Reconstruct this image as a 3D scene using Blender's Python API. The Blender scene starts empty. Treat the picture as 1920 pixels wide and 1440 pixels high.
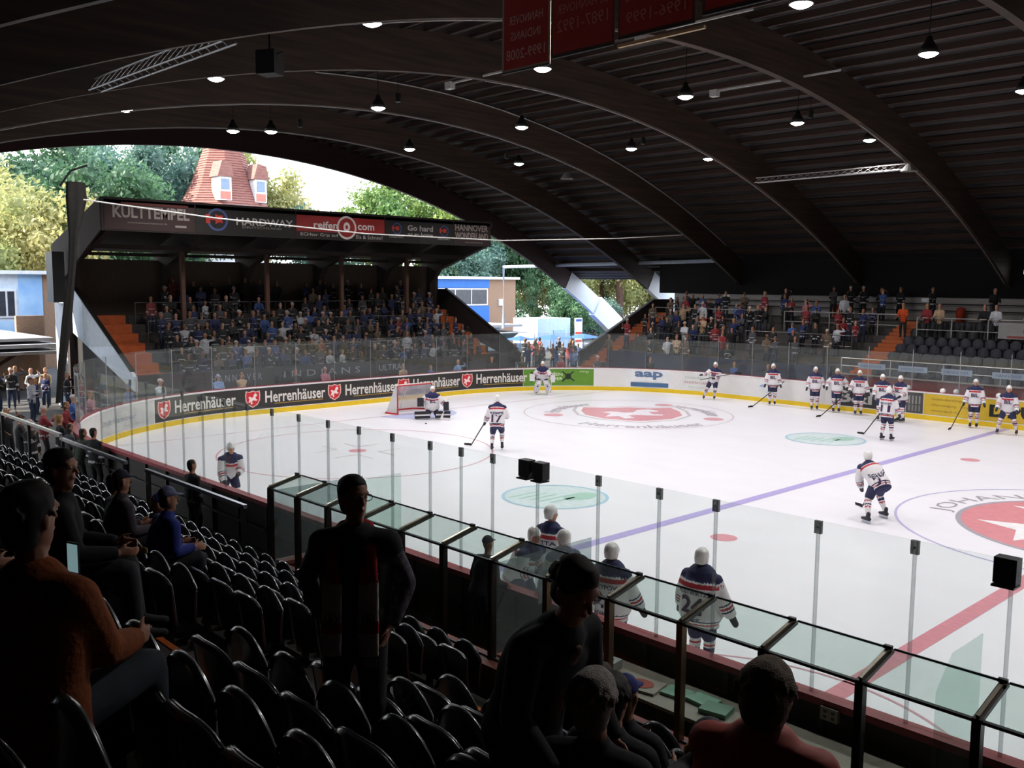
import bpy, math, random
import numpy as np
from mathutils import Vector, Matrix
from mathutils.kdtree import KDTree
R_ = random.Random(7)
SC = bpy.context.scene
COL = SC.collection
pi = math.pi

# ---------------------------------------------------------------- camera, world, sun, exposure
cam_d = bpy.data.cameras.new('camera'); cam = bpy.data.objects.new('camera', cam_d); COL.objects.link(cam)
CX, CY, CZ, YAW, PITCH, ROLL, FPX = 5.896, -24.452, 5.610, 0.81276, -0.10779, 0.00786, 1755.8
fw = Vector((-math.sin(YAW)*math.cos(PITCH), math.cos(YAW)*math.cos(PITCH), math.sin(PITCH)))
rt = fw.cross(Vector((0, 0, 1))).normalized(); up = rt.cross(fw)
rt2 = math.cos(ROLL)*rt + math.sin(ROLL)*up; up2 = -math.sin(ROLL)*rt + math.cos(ROLL)*up
cam.matrix_world = Matrix(((rt2.x, up2.x, -fw.x, CX), (rt2.y, up2.y, -fw.y, CY), (rt2.z, up2.z, -fw.z, CZ), (0, 0, 0, 1)))
cam_d.sensor_fit = 'HORIZONTAL'; cam_d.sensor_width = 36; cam_d.lens = FPX/1920*36
cam_d.clip_start = .05; cam_d.clip_end = 600
SC.camera = cam
SC.view_settings.view_transform = 'Standard'; SC.view_settings.look = 'None'
SC.view_settings.exposure = 0.0; SC.view_settings.gamma = 1.0
SC.cycles.transparent_max_bounces = 40
SC.cycles.max_bounces = 6; SC.cycles.diffuse_bounces = 4; SC.cycles.glossy_bounces = 3
SC.cycles.use_denoising = True; SC.cycles.use_adaptive_sampling = True; SC.cycles.adaptive_threshold = .02
SC.cycles.sample_clamp_indirect = 6; SC.cycles.caustics_reflective = False; SC.cycles.caustics_refractive = False
W = bpy.data.worlds.new('sky'); SC.world = W; W.use_nodes = True
wn = W.node_tree; bg = wn.nodes['Background']
tc = wn.nodes.new('ShaderNodeTexCoord'); sx = wn.nodes.new('ShaderNodeSeparateXYZ'); cr = wn.nodes.new('ShaderNodeValToRGB')
wn.links.new(tc.outputs['Generated'], sx.inputs[0]); wn.links.new(sx.outputs['Z'], cr.inputs[0]); wn.links.new(cr.outputs[0], bg.inputs[0])
cr.color_ramp.elements[0].color = (.95, .97, 1, 1); cr.color_ramp.elements[1].color = (.55, .72, 1, 1)
bg.inputs[1].default_value = 3.9
sun_d = bpy.data.lights.new('sun', 'SUN'); sun = bpy.data.objects.new('sun', sun_d); COL.objects.link(sun)
sun_d.energy = 15.0; sun_d.color = (1, .93, .78); sun_d.angle = .01
sun.rotation_euler = Vector((.42, .68, -.6)).to_track_quat('-Z', 'Y').to_euler()   # shines from the near left
LAMP_W = 92

# ---------------------------------------------------------------- materials
def lin(h):
    if isinstance(h, str):
        v = [int(h[i:i+2], 16)/255 for i in (0, 2, 4)]
        return tuple(c/12.92 if c <= .04045 else ((c+.055)/1.055)**2.4 for c in v)
    return tuple(h)
_M = {}
def mat(name, c='808080', rough=.6, metal=0, var=.12, scale=3.0, stretch=(1, 1, 1), bump=0, bscale=None, emit=0, c2=None, spec=.5, coat=0):
    if name in _M: return _M[name]
    m = bpy.data.materials.new(name); _M[name] = m; m.use_nodes = True
    nt = m.node_tree; b = nt.nodes['Principled BSDF']; L = nt.links.new
    c = lin(c); cc = lin(c2) if c2 is not None else tuple(x*(1-var) for x in c)
    b.inputs['Roughness'].default_value = rough; b.inputs['Metallic'].default_value = metal
    b.inputs['Specular IOR Level'].default_value = spec
    if coat: b.inputs['Coat Weight'].default_value = coat; b.inputs['Coat Roughness'].default_value = .16
    t = nt.nodes.new('ShaderNodeTexCoord'); mp = nt.nodes.new('ShaderNodeMapping'); mp.inputs['Scale'].default_value = stretch
    n = nt.nodes.new('ShaderNodeTexNoise'); n.inputs['Scale'].default_value = scale; n.inputs['Detail'].default_value = 4
    L(t.outputs['Object'], mp.inputs[0]); L(mp.outputs[0], n.inputs[0])
    r = nt.nodes.new('ShaderNodeValToRGB'); r.color_ramp.elements[0].position = .35; r.color_ramp.elements[1].position = .65
    r.color_ramp.elements[0].color = (*cc, 1); r.color_ramp.elements[1].color = (*c, 1)
    L(n.outputs[0], r.inputs[0]); L(r.outputs[0], b.inputs['Base Color'])
    if bump:
        n2 = nt.nodes.new('ShaderNodeTexNoise'); n2.inputs['Scale'].default_value = bscale or scale*4
        bp = nt.nodes.new('ShaderNodeBump'); bp.inputs['Strength'].default_value = bump; bp.inputs['Distance'].default_value = .02
        L(mp.outputs[0], n2.inputs[0]); L(n2.outputs[0], bp.inputs['Height']); L(bp.outputs[0], b.inputs['Normal'])
    if emit:
        b.inputs['Emission Color'].default_value = (*c, 1); b.inputs['Emission Strength'].default_value = emit
    return m
def glass(name, tint=(.86, .92, .91), gloss=.06, haze=0.0):
    m = bpy.data.materials.new(name); _M[name] = m; m.use_nodes = True
    nt = m.node_tree; nt.nodes.clear(); L = nt.links.new
    o = nt.nodes.new('ShaderNodeOutputMaterial'); tr = nt.nodes.new('ShaderNodeBsdfTransparent'); gl = nt.nodes.new('ShaderNodeBsdfGlossy')
    df = nt.nodes.new('ShaderNodeBsdfDiffuse'); df.inputs[0].default_value = (.6, .65, .65, 1)
    fz = nt.nodes.new('ShaderNodeLayerWeight'); fz.inputs[0].default_value = .5; pw = nt.nodes.new('ShaderNodeMath'); pw.operation = 'POWER'; pw.inputs[1].default_value = 4.0
    lw = nt.nodes.new('ShaderNodeMath'); lw.operation = 'MULTIPLY_ADD'; lw.inputs[1].default_value = .45; lw.inputs[2].default_value = gloss*.4; lw.use_clamp = True; L(fz.outputs['Facing'], pw.inputs[0]); L(pw.outputs[0], lw.inputs[0])
    tr.inputs[0].default_value = (*tint, 1); gl.inputs[1].default_value = .02; gl.inputs[0].default_value = (.8, .85, .85, 1)
    mx = nt.nodes.new('ShaderNodeMixShader'); mx2 = nt.nodes.new('ShaderNodeMixShader'); mx2.inputs[0].default_value = haze
    L(lw.outputs[0], mx.inputs[0]); L(tr.outputs[0], mx.inputs[1]); L(gl.outputs[0], mx.inputs[2])
    L(mx.outputs[0], mx2.inputs[1]); L(df.outputs[0], mx2.inputs[2]); L(mx2.outputs[0], o.inputs[0])
    return m

# ---------------------------------------------------------------- geometry helpers
class G:
    """collects shapes, builds ONE mesh object"""
    def __init__(s): s.v = []; s.f = []; s.m = []
    def add(s, vs, fs, mi=0):
        o = len(s.v); s.v += [tuple(x) for x in vs]; s.f += [tuple(i+o for i in f) for f in fs]; s.m += [mi]*len(fs); return s
    def box(s, c, d, mi=0, rz=0, M=None):
        x, y, z = d[0]/2, d[1]/2, d[2]/2; vs = []
        for a in ((-x, -y, -z), (x, -y, -z), (x, y, -z), (-x, y, -z), (-x, -y, z), (x, -y, z), (x, y, z), (-x, y, z)):
            p = Vector(a)
            if rz: p = Matrix.Rotation(rz, 3, 'Z') @ p
            if M is not None: p = M @ p
            vs.append(p + Vector(c))
        return s.add(vs, [(3, 2, 1, 0), (4, 5, 6, 7), (0, 1, 5, 4), (1, 2, 6, 5), (2, 3, 7, 6), (3, 0, 4, 7)], mi)
    def b2(s, a, b, mi=0): return s.box([(a[i]+b[i])/2 for i in range(3)], [abs(b[i]-a[i]) for i in range(3)], mi)
    def bar(s, a, b, w, h=None, mi=0):
        a = Vector(a); b = Vector(b); t = b-a; L = t.length; t.normalize(); h = h or w
        u = Vector((0, 0, 1)) if abs(t.z) < .9 else Vector((0, 1, 0))
        r = t.cross(u).normalized(); q = r.cross(t)
        M = Matrix((r, t, q)).transposed()
        return s.box((a+b)/2, (w, L, h), mi, M=M)
    def tube(s, pts, r, n=8, mi=0, cap=True):
        pts = [Vector(p) for p in pts]; rs = r if isinstance(r, (list, tuple)) else [r]*len(pts); vs = []; fs = []
        for i, p in enumerate(pts):
            t = (pts[min(i+1, len(pts)-1)]-pts[max(i-1, 0)]).normalized()
            u = Vector((0, 0, 1)) if abs(t.z) < .9 else Vector((1, 0, 0)); a = t.cross(u).normalized(); b = a.cross(t)
            for k in range(n): vs.append(p + rs[i]*(math.cos(2*pi*k/n)*a + math.sin(2*pi*k/n)*b))
        for i in range(len(pts)-1):
            for k in range(n): fs.append((i*n+k, i*n+(k+1) % n, (i+1)*n+(k+1) % n, (i+1)*n+k))
        if cap: fs.append(tuple(range(n-1, -1, -1))); fs.append(tuple((len(pts)-1)*n+k for k in range(n)))
        return s.add(vs, fs, mi)
    def lathe(s, prof, c=(0, 0, 0), n=16, mi=0, sc=(1, 1)):
        vs = [(c[0]+r*math.cos(2*pi*k/n)*sc[0], c[1]+r*math.sin(2*pi*k/n)*sc[1], c[2]+z) for r, z in prof for k in range(n)]
        fs = [(i*n+k, i*n+(k+1) % n, (i+1)*n+(k+1) % n, (i+1)*n+k) for i in range(len(prof)-1) for k in range(n)]
        return s.add(vs, fs, mi)
    def prism(s, poly, fn, d, mi=0):
        """poly of 2d points, fn(u,v,w)->3d, thickness d along w"""
        n = len(poly); vs = [fn(u, v, 0) for u, v in poly]+[fn(u, v, d) for u, v in poly]
        return s.add(vs, [tuple(range(n)), tuple(range(2*n-1, n-1, -1))]+[(i, (i+1) % n, n+(i+1) % n, n+i) for i in range(n)], mi)
    def build(s, name, mats, parent=None, loc=None, rz=0, smooth=False, **tags):
        me = bpy.data.meshes.new(name); me.from_pydata(s.v, [], s.f)
        mats = mats if isinstance(mats, (list, tuple)) else [mats]
        for m in mats: me.materials.append(m)
        if len(mats) > 1: me.polygons.foreach_set('material_index', s.m)
        if smooth: me.polygons.foreach_set('use_smooth', [True]*len(me.polygons))
        me.update(); o = bpy.data.objects.new(name, me); COL.objects.link(o)
        if parent: o.parent = parent
        if loc: o.location = loc
        o.rotation_euler = (0, 0, rz); tag(o, **tags); return o
def tag(o, label=None, cat=None, group=None, kind=None):
    if label: o['label'] = label
    if cat: o['category'] = cat
    if group: o['group'] = group
    if kind: o['kind'] = kind
    return o
def thing(name, label, cat, loc=(0, 0, 0), rz=0, group=None, kind=None):
    o = bpy.data.objects.new(name, None); COL.objects.link(o); o.location = loc; o.rotation_euler = (0, 0, rz)
    o.empty_display_size = .1
    return tag(o, label, cat, group, kind)
def kids(o): return [c for c in o.children]
def dup(root, loc, rz=None, label=None, group=None):
    r = root.copy(); COL.objects.link(r); r.location = loc
    if rz is not None: r.rotation_euler = (0, 0, rz)
    if label: r['label'] = label
    if group: r['group'] = group
    for ch in kids(root):
        c = ch.copy(); COL.objects.link(c); c.parent = r
        for g in kids(ch):
            d = g.copy(); COL.objects.link(d); d.parent = c
    return r
ORD = ['first', 'second', 'third', 'fourth', 'fifth', 'sixth', 'seventh', 'eighth', 'ninth', 'tenth', 'eleventh', 'twelfth', 'thirteenth', 'fourteenth',
       'fifteenth', 'sixteenth', 'seventeenth', 'eighteenth', 'nineteenth', 'twentieth']
def nth(i):
    if i < 20: return ORD[i]
    t = {2: 'twenty', 3: 'thirty', 4: 'forty'}[(i+1)//10]
    return t+('-'+ORD[(i+1) % 10-1] if (i+1) % 10 else 'th')

# ---- text as meshes
TMP = bpy.data.scenes.new('tmp')
def evalmesh(ob):
    TMP.collection.objects.link(ob); vl = TMP.view_layers[0]; vl.update(); dg = vl.depsgraph
    me = bpy.data.meshes.new_from_object(ob.evaluated_get(dg), depsgraph=dg)
    TMP.collection.objects.unlink(ob); return me
_T = {}
def text2d(s, h, w=None, bold=0.0, squash=1.0):
    """letters as 2d verts centred on the origin: height of capitals h; w: forced width"""
    k = (s, h, w, bold)
    if k in _T: return _T[k]
    cu = bpy.data.curves.new('t', 'FONT'); cu.body = s; cu.align_x = 'CENTER'; cu.resolution_u = 2; cu.size = 1; cu.offset = bold; cu.space_line = .85
    ob = bpy.data.objects.new('t', cu); me = evalmesh(ob)
    v = np.array([x.co[:2] for x in me.vertices]); f = [tuple(p.vertices) for p in me.polygons]
    bpy.data.objects.remove(ob)
    v -= (v.max(0)+v.min(0))/2; v *= h/(v[:, 1].max()-v[:, 1].min())
    if w: v[:, 0] *= w/(v[:, 0].max()-v[:, 0].min())
    _T[k] = (v, f); return _T[k]
def put_text(g, s, h, fn, w=None, bold=0, u0=0, v0=0, mi=0):
    """fn(u,v)->3d"""
    v, f = text2d(s, h, w, bold)
    g.add([fn(u0+a, v0+b) for a, b in v], f, mi)
def disc2(cx, cy, rx, ry=None, n=28):
    ry = ry or rx
    return [(cx+rx*math.cos(2*pi*k/n), cy+ry*math.sin(2*pi*k/n)) for k in range(n)]
def flat(g, poly, fn, mi=0): g.add([fn(u, v) for u, v in poly], [tuple(range(len(poly)))], mi)
def ring(g, cx, cy, r0, r1, fn, mi=0, n=64, asp=1.0, a0=0, a1=2*pi):
    vs = []; fs = []
    for k in range(n+1):
        a = a0+(a1-a0)*k/n
        vs += [fn(cx+r0*math.cos(a)*asp, cy+r0*math.sin(a)), fn(cx+r1*math.cos(a)*asp, cy+r1*math.sin(a))]
    for k in range(n): fs.append((2*k, 2*k+1, 2*k+3, 2*k+2))
    g.add(vs, fs, mi)
SHIELD = [(-.42, .48), (-.2, .42), (0, .5), (.2, .42), (.42, .48), (.46, .2), (.44, -.1), (.3, -.35), (0, -.52), (-.3, -.35), (-.44, -.1), (-.46, .2)]
HORSE = [(-.3, -.22), (-.22, 0), (-.3, .1), (-.2, .16), (-.08, .08), (.02, .1), (.08, .28), (.2, .34), (.3, .22), (.26, .14), (.18, .14), (.2, -.02), (.3, -.04), (.28, -.12), (.14, -.12), (.02, -.08), (-.06, -.14), (-.02, -.3), (-.12, -.34), (-.16, -.18)]
# ================================================================ SETTING
XE, YN, YF, RC = -29.85, -15.24, 15.1, 9.5
YC = (YN+YF)/2; HW = (YF-YN)/2; L1 = HW-RC; LA = RC*pi/2
def P(s, off=0.0):
    """point on the rink outline, s=0 at the middle of the left end, positive to the far side; off>0 is outwards"""
    sg = 1 if s >= 0 else -1; a = abs(s)
    if a < L1: return (XE-off, YC+s)
    if a < L1+LA:
        t = (a-L1)/RC; return (XE+RC-(RC+off)*math.cos(t), YC+sg*(L1+(RC+off)*math.sin(t)))
    return (XE+RC+(a-L1-LA), YC+sg*(HW+off))
def s_at(x, far=True): return (1 if far else -1)*(L1+LA+x-(XE+RC))
SMAX = s_at(30); SS = [x for x in np.arange(-SMAX, SMAX+.1, .45)]
def band(g, o0, z0, o1, z1, mi=0, ss=SS, flip=False):
    vs = []
    for s in ss: vs += [(*P(s, o0), z0), (*P(s, o1), z1)]
    g.add(vs, [(2*i, 2*i+1, 2*i+3, 2*i+2) for i in range(len(ss)-1)], mi)
conc = mat('concrete', '4a4540', .9, var=.3, scale=2, bump=.2)
g = G().b2((-60, -27.3, -.3), (34, 34, -.04)); g.build('floor', conc, label='grey concrete ground slab of the arena', kind='structure')
asph = mat('asphalt', '8a8a90', .9, var=.2, scale=1)
G().b2((-160, -90, -.5), (60, 130, -.32)).build('ground', asph, label='pale paved yard outside the open end of the hall', kind='structure')
# ice
icem = mat('ice', 'e9e8ee', .32, var=.035, scale=.5, stretch=(1, 2.2, 1), bump=.06, bscale=30)
oc = [P(s) for s in SS]
ice = G().add([(x, y, 0) for x, y in oc]+[(x, y, -.03) for x, y in oc], [tuple(range(len(oc)))]).build('ice_sheet', icem, label='white ice surface of the hockey rink', kind='structure')
def paint(name, c, fnb, label=None, z=.004, rough=.35, var=.15):
    g = G(); fnb(g, lambda u, v: (u, v, z)); return g.build(name, mat('paint_'+c, c, rough, var=var, scale=4, stretch=(1, 3, 1)), ice, label=label)
rect = lambda g, fn, a, b, c, d: flat(g, [(a, b), (c, b), (c, d), (a, d)], fn)
paint('centre_line', 'd98a97', lambda g, f: rect(g, f, -.15, YN+.02, .15, YF-.02), 'wide pale red centre line')
paint('blue_line', 'b3a8dc', lambda g, f: rect(g, f, -7.44, YN+.02, -7.14, YF-.02), 'violet blue line')
paint('blue_line', 'b3a8dc', lambda g, f: rect(g, f, 7.14, YN+.02, 7.44, YF-.02))
paint('goal_line', 'c9929c', lambda g, f: rect(g, f, -26.05, -13.3, -26, 13.3), 'thin red goal line')
for x, y, r in ((-20, -7, .3), (-5.64, -7, .3), (-5.64, 7, .3), (5.64, 7, .3), (5.64, -7, .3)):
    paint('faceoff_spot', 'de9aa4', lambda g, f: flat(g, disc2(x, y, r), f), 'round red faceoff spot')
for x, y, c in ((-20, -7, 'd6a3ab'), (-20, 7, 'd3c4cc')): paint('faceoff_circle', c, lambda g, f: ring(g, x, y, 4.47, 4.53, f))
paint('faceoff_circle', 'b9b4dc', lambda g, f: ring(g, 0, 0, 4.46, 4.52, f), 'blue ring of the centre faceoff circle')
paint('referee_crease', 'cf97a2', lambda g, f: ring(g, -.2, YN+.05, 2.98, 3.03, f, a0=.05, a1=pi-.05))
def marks(g, f):
    for sx_ in (-1, 1):
        for sy in (-1, 1):
            rect(g, f, -20+sx_*.6-.9*(sx_ < 0), -7+sy*.42-.02, -20+sx_*.6+.9*(sx_ > 0), -7+sy*.42+.02)
            rect(g, f, -20+sx_*.6-.02, -7+sy*.42-.02, -20+sx_*.6+.02, -7+sy*1.3)
paint('faceoff_mark', 'b9a3a6', marks)
paint('goal_crease', 'b9bfe2', lambda g, f: flat(g, [(-26, -1.8)]+[(-26+1.8*math.sin(t*pi/14), -1.8*math.cos(t*pi/14)) for t in range(15)]+[(-26, 1.8)], f), 'pale blue half circle in front of the goal', z=.003)
# advertising circles
for cx, cy in ((-10.95, -6.9), (-10.85, 7.25)):
    paint('advert_ring', 'a9cfe0', lambda g, f: ring(g, cx, cy, 1.32, 1.42, f), 'pale blue ring of a painted advert')
    paint('advert_disc', 'd3e2e4', lambda g, f: flat(g, disc2(cx, cy, 1.31), f), z=.003)
    def det(g, f):
        for k in range(5): rect(g, f, cx-.7+.28*k-.05, cy-1.0+.1*k, cx-.7+.28*k+.05, cy+.1+.05*k)
        flat(g, disc2(cx+.45, cy+.5, .35, .55), f)
    paint('advert_lettering', 'a8cfc0', det, z=.005)
# far circle: shield with a horse, lettering around
FC = (-19.7, 7.0)
camr = (math.cos(.813), math.sin(.813)); camu = (-math.sin(.813), math.cos(.813))   # emblem stands upright for the near side stand
def efn(cx, cy, k): return lambda f: (lambda u, v: f(cx+k*(u*camr[0]+v*camu[0]), cy+k*(u*camr[1]+v*camu[1])))
for k, c, z in ((5.3, 'c9c2c8', .003), (5.0, 'efeef2', .004), (4.5, 'd99aa3', .005)):
    paint('shield', c, lambda g, f: flat(g, [(u*1.05, v*.95) for u, v in SHIELD], efn(*FC, k)(f)), z=z)
paint('shield_horse', 'eeeaf0', lambda g, f: flat(g, HORSE, efn(*FC, 4.3)(f)), z=.007)
def arc_text(g, f, s, h, R, a_mid, cx, cy, w, inward=False, bold=0.0):
    v, fc = text2d(s, h, w, bold); out = []
    for a, b in v:
        if inward: t = a_mid+a/R; r = R-b
        else: t = a_mid-a/R; r = R+b
        out.append(f(cx+r*math.cos(t), cy+r*math.sin(t)))
    g.add(out, fc)
base = .813
paint('circle_lettering', 'b3abb4', lambda g, f: arc_text(g, f, 'Herrenhäuser', .75, 3.65, base-pi/2, *FC, 5.2, True, .02), 'grey lettering around the shield')
paint('circle_lettering', 'b3abb4', lambda g, f: arc_text(g, f, 'Herrenhäuser', .7, 3.5, base+pi/2+1.0, *FC, 3.6, False, .02))
paint('circle_lettering', 'b3abb4', lambda g, f: arc_text(g, f, 'Herrenhäuser', .7, 3.5, base+.35, *FC, 3.6, False, .02))
for a in (base+pi/2-.55, base-pi+.15, base-.42):
    paint('circle_emblem', 'dca3ac', lambda g, f: flat(g, disc2(-19.7+3.5*math.cos(a), 7+3.5*math.sin(a), .42), f), z=.005)
# centre logo
paint('centre_disc_edge', 'a9a4ae', lambda g, f: ring(g, 0, 0, 3.02, 3.14, f), 'grey edge of the red centre disc')
paint('centre_disc', 'd98c93', lambda g, f: flat(g, disc2(0, 0, 3.03, n=48), f), 'red centre disc', z=.003)
def cross8(g, f):
    for k in range(4):
        a = k*pi/2+.75; c, s = math.cos(a), math.sin(a)
        for q in ([(.1, 0), (2.5, .95), (2.0, 0)], [(.1, 0), (2.0, 0), (2.5, -.95)]): flat(g, [(c*x-s*y, s*x+c*y) for x, y in q], f)
paint('white_cross', 'f0eef0', cross8, 'white eight-pointed cross', z=.006)
paint('centre_lettering', 'a39ea4', lambda g, f: arc_text(g, f, 'JOHANNITER', .62, 3.5, pi*.78, 0, 0, 6.4, False, .0), 'grey letters around the red disc')

# dasher boards
wh = mat('board_white', 'dcdad8', .45, var=.06, scale=2); yel = mat('kick_yellow', 'e0be10', .45, var=.08)
redc = mat('cap_red', '8e1f2c', .45, var=.15); dkb = mat('board_back', '2a2420', .7, var=.3, scale=1.5); wcap = mat('cap_white', 'eceaea', .4)
frame_m = mat('dark_steel', '1d1b1a', .5, .3, var=.3)
bd = thing('dasher_board', 'white rink boards with yellow kick strip and red cap running around the ice', 'rink boards')
g = G(); band(g, 0, .22, 0, 1.12); g.build('panel', wh, bd, smooth=True)
g = G(); band(g, -.02, 0, -.02, .2); band(g, -.02, .2, 0, .2); g.build('kick_strip', yel, bd, label='yellow kick strip')
g = G(); band(g, -.015, .2, -.015, .225); band(g, -.012, 1.12, -.012, 1.2); g.build('white_rim', wcap, bd, label='white rim strip')
g = G(); band(g, -.02, 1.2, .17, 1.2); band(g, .17, 1.2, .17, 1.12); band(g, .17, 1.12, .1, 1.12); band(g, -.02, 1.2, -.02, 1.185); g.build('cap_rail', redc, bd, label='dark red cap rail')
g = G(); band(g, .1, 0, .1, 1.12); g.build('backing', dkb, bd, label='dark outer face')
g = G()
for s in np.arange(-SMAX, SMAX, 1.2):
    a = P(s, .1); b = P(s, .16); g.bar((*a, .6), (*b, .6), .06, 1.1)
for z in (.12, .62): band(g, .16, z-.03, .16, z+.03); band(g, .1, z+.03, .16, z+.03)
g.build('rib', mat('rib', '3a322c', .6, .2), bd, label='brown outer frame ribs')
# advert panels on the boards
def bfn(s0, z0, off=-.012): return lambda u, v: (*P(s0+u, off), z0+v)
def advert(label, s0, s1, c, z0=.235, z1=1.11, nm='board_advert', off=-.006, txt=(), extra=(), grp=None):
    g = G(); ss = np.linspace(s0, s1, max(2, int((s1-s0)/.45)+1)); band(g, off, z0, off, z1, ss=ss); band(g, 0, z0, off, z0, ss=ss); band(g, 0, z1, off, z1, ss=ss)
    o = g.build(nm, mat('ad_'+c, c, .5, var=.08), label=label, cat='advertisement', group=grp)
    for s_, h, sc_, zc, w, col_, b in txt:
        g = G(); put_text(g, s_, h, bfn(sc_, zc, off-.006), w, b); g.build('lettering', mat('ink_'+col_, col_, .5), o)
    for fnc, col_, nm2, lift in extra:
        g = G(); fnc(g, lambda lift_: (lambda u, v: (*P(u, off-lift_), v)), lift); g.build(nm2, mat('ink_'+col_, col_, .5), o)
    return o
def shield_at(sc_, h=.72):
    def f1(g, F, l): flat(g, [(sc_+u*h*1.05, .68+v*h) for u, v in SHIELD], F(l))
    def f2(g, F, l): flat(g, [(sc_+u*h*.9, .68+v*h*.87) for u, v in SHIELD], F(l))
    def f3(g, F, l): flat(g, [(sc_+u*h*.95, .68+v*h*.95) for u, v in HORSE], F(l))
    return [(f1, 'e3b9b0', 'shield', .006), (f2, 'c8242c', 'shield', .009), (f3, 'f0dcd8', 'horse', .012)]
beer = advert('long dark grey brewery advert with five red shields on the left end boards', -10.3, 9.6, '2c2927',
    txt=[('Herrenhäuser', .5, sc_+2.05, .72, 2.95, 'd9d4cc', .02) for sc_ in (-9.8, -5.5, -1.5, 2.34, 6.31)],
    extra=sum([shield_at(sc_) for sc_ in (-9.8, -5.5, -1.5, 2.34, 6.31)], [])+[((lambda g, F, l, q=sc_: flat(g, [(q+1.0, .40), (q+3.4, .40), (q+3.4, .43), (q+1.0, .43)], F(l))), 'a8883c', 'gold_underline', .006) for sc_ in (-9.8, -5.5, -1.5, 2.34, 6.31)])
advert('faded white advert with grey words on the curved boards at the left corner', -16.4, -10.35, 'c3c3c0', txt=[('Stadt Hannover', .2, -12.6, .68, 2.4, '7d8a94', 0), ('www.hannover.de', .12, -11.4, .4, 1.5, 'a0a6aa', 0)])
advert('green advert with black figures beside the dark brewery advert', 9.62, 13.4, '5f8f2a', txt=[('GREEN', .16, 11.25, .83, 1.0, 'd8e4c0', .01), ('POWER', .16, 11.25, .6, 1.0, 'd8e4c0', .01), ('energy', .12, 12.9, .95, .5, 'cfe0b0', 0)],
    extra=[((lambda g, F, l, q=q: (flat(g, disc2(q, .72, .16), F(l)), flat(g, [(q-.35, .5), (q-.3, .42), (q+.3, .95), (q+.25, 1.0)], F(l)), flat(g, [(q-.35, .95), (q-.3, 1.0), (q+.35, .5), (q+.3, .45)], F(l)))), '1c2a16', 'figure', .006) for q in (10.35, 12.05)])
advert('white advert with three round blue letters above a blue strip', 15.1, 17.6, 'dedfe0', txt=[('aap', .42, 16.3, .85, 1.5, '5a7396', .04), ('wir machen das', .09, 16.3, .37, 1.3, 'a8bccc', 0)],
    extra=[((lambda g, F, l: flat(g, [(15.35, .26), (17.35, .26), (17.35, .48), (15.35, .48)], F(.004))), '44688f', 'blue_strip', .004)])
advert('white advert with small green and red lines of text', 18.1, 19.7, 'd8d8d6', txt=[('Sanitätshaus', .12, 18.8, .88, 1.1, '9ab09c', 0), ('RADEMACHER', .12, 18.85, .62, 1.25, 'a5484e', 0), ('Hannover', .1, 18.9, .4, .9, 'a9c0a8', 0)])
advert('small white advert with a blue flower mark behind the far line of skaters', 22.2, 23.4, 'dcdcdc', txt=[('*', .3, 22.6, .7, .3, '8fa8cf', .05), ('clinic', .1, 23.0, .5, .4, '9db2d2', 0)])
advert('black and white advert with a wolf-like swirl behind the far skaters', 26.3, 29.55, '2f2d2d', txt=[('B&N', .55, 27.6, .66, 2.2, 'b8b6b4', .03)])
advert('narrow grey advert with pale columns beside the yellow advert', 29.57, 30.3, '4a4948', txt=[('||||', .35, 29.93, .8, .5, '8f8e8c', .02), ('||||', .25, 29.93, .45, .5, '7f7e7c', .02)])
advert('long yellow advert with black lettering on the far boards at right', 30.33, 42.5, 'cfae2c', txt=[('Gebäudereinigung', .13, 31.4, .9, 1.5, '8a7420', 0), ('Glasreinigung · Service', .13, 31.5, .66, 1.7, '8a7420', 0), ('www.dpul.de', .11, 31.2, .42, 1.1, '8a7420', 0), ('DPUL', .5, 34.1, .66, 2.3, '1a1a18', .04)])
# glass above the boards
gl_far = glass('far_glass', (.965, .98, .975), haze=.035); gl_near = glass('near_glass', (.95, .975, .965), haze=.012)
gl_can = glass('canopy_glass', (.86, .93, .90), haze=.02)
alu = mat('aluminium', '9a9a98', .35, .8, var=.1); clampm = glass('clamp', (.35, .36, .35), haze=.3); blk = mat('black_plastic', '0c0c0d', .4)
def pane(a, b, z0, z1, m, label, grp, t=.012, nm='rink_glass'):
    a = Vector(a); b = Vector(b); d = (b-a); L = d.length; ang = math.atan2(d.y, d.x)
    return G().b2((0.012, -t/2, 0), (L-.012, t/2, z1-z0)).build(nm, m, loc=(a.x, a.y, z0), rz=ang, label=label, cat='glass pane', group=grp)
ss = list(np.arange(-19, s_at(8), 1.95))
for i in range(len(ss)-1):
    where = 'behind the left goal' if abs(ss[i]) < 9 else ('at the left corner' if ss[i] < 0 else 'along the far side')
    pane(P(ss[i], .06), P(ss[i+1], .06), 1.2, 3.0 if ss[i] < 16 else 2.75, gl_far, 'clear upright glass on the boards, %s from the near left corner' % nth(i), 'glass panes on the boards')
    G().b2((-.012, -.012, 0), (.012, .012, 1.75)).build('glass_joint', alu, loc=(*P(ss[i], .06), 1.2), label='thin metal joint between glass panes on the boards, %s from the near left corner' % nth(i), cat='joint strip', group='metal strips between the far glass panes')
NX = [-19.9, -18.85, -17.8, -16.8, -15.78, -14.76, -13.74, -12.7, -11.68, -10.66, -9.65, -8.63, -7.64, -6.66, -5.65, -4.89, -4.17, -3.23, -2.1, -1.1, -.27, 1.03, 2.07, 2.97, 4.0, 5.0, 6.0]
YG = YN-.06
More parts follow.
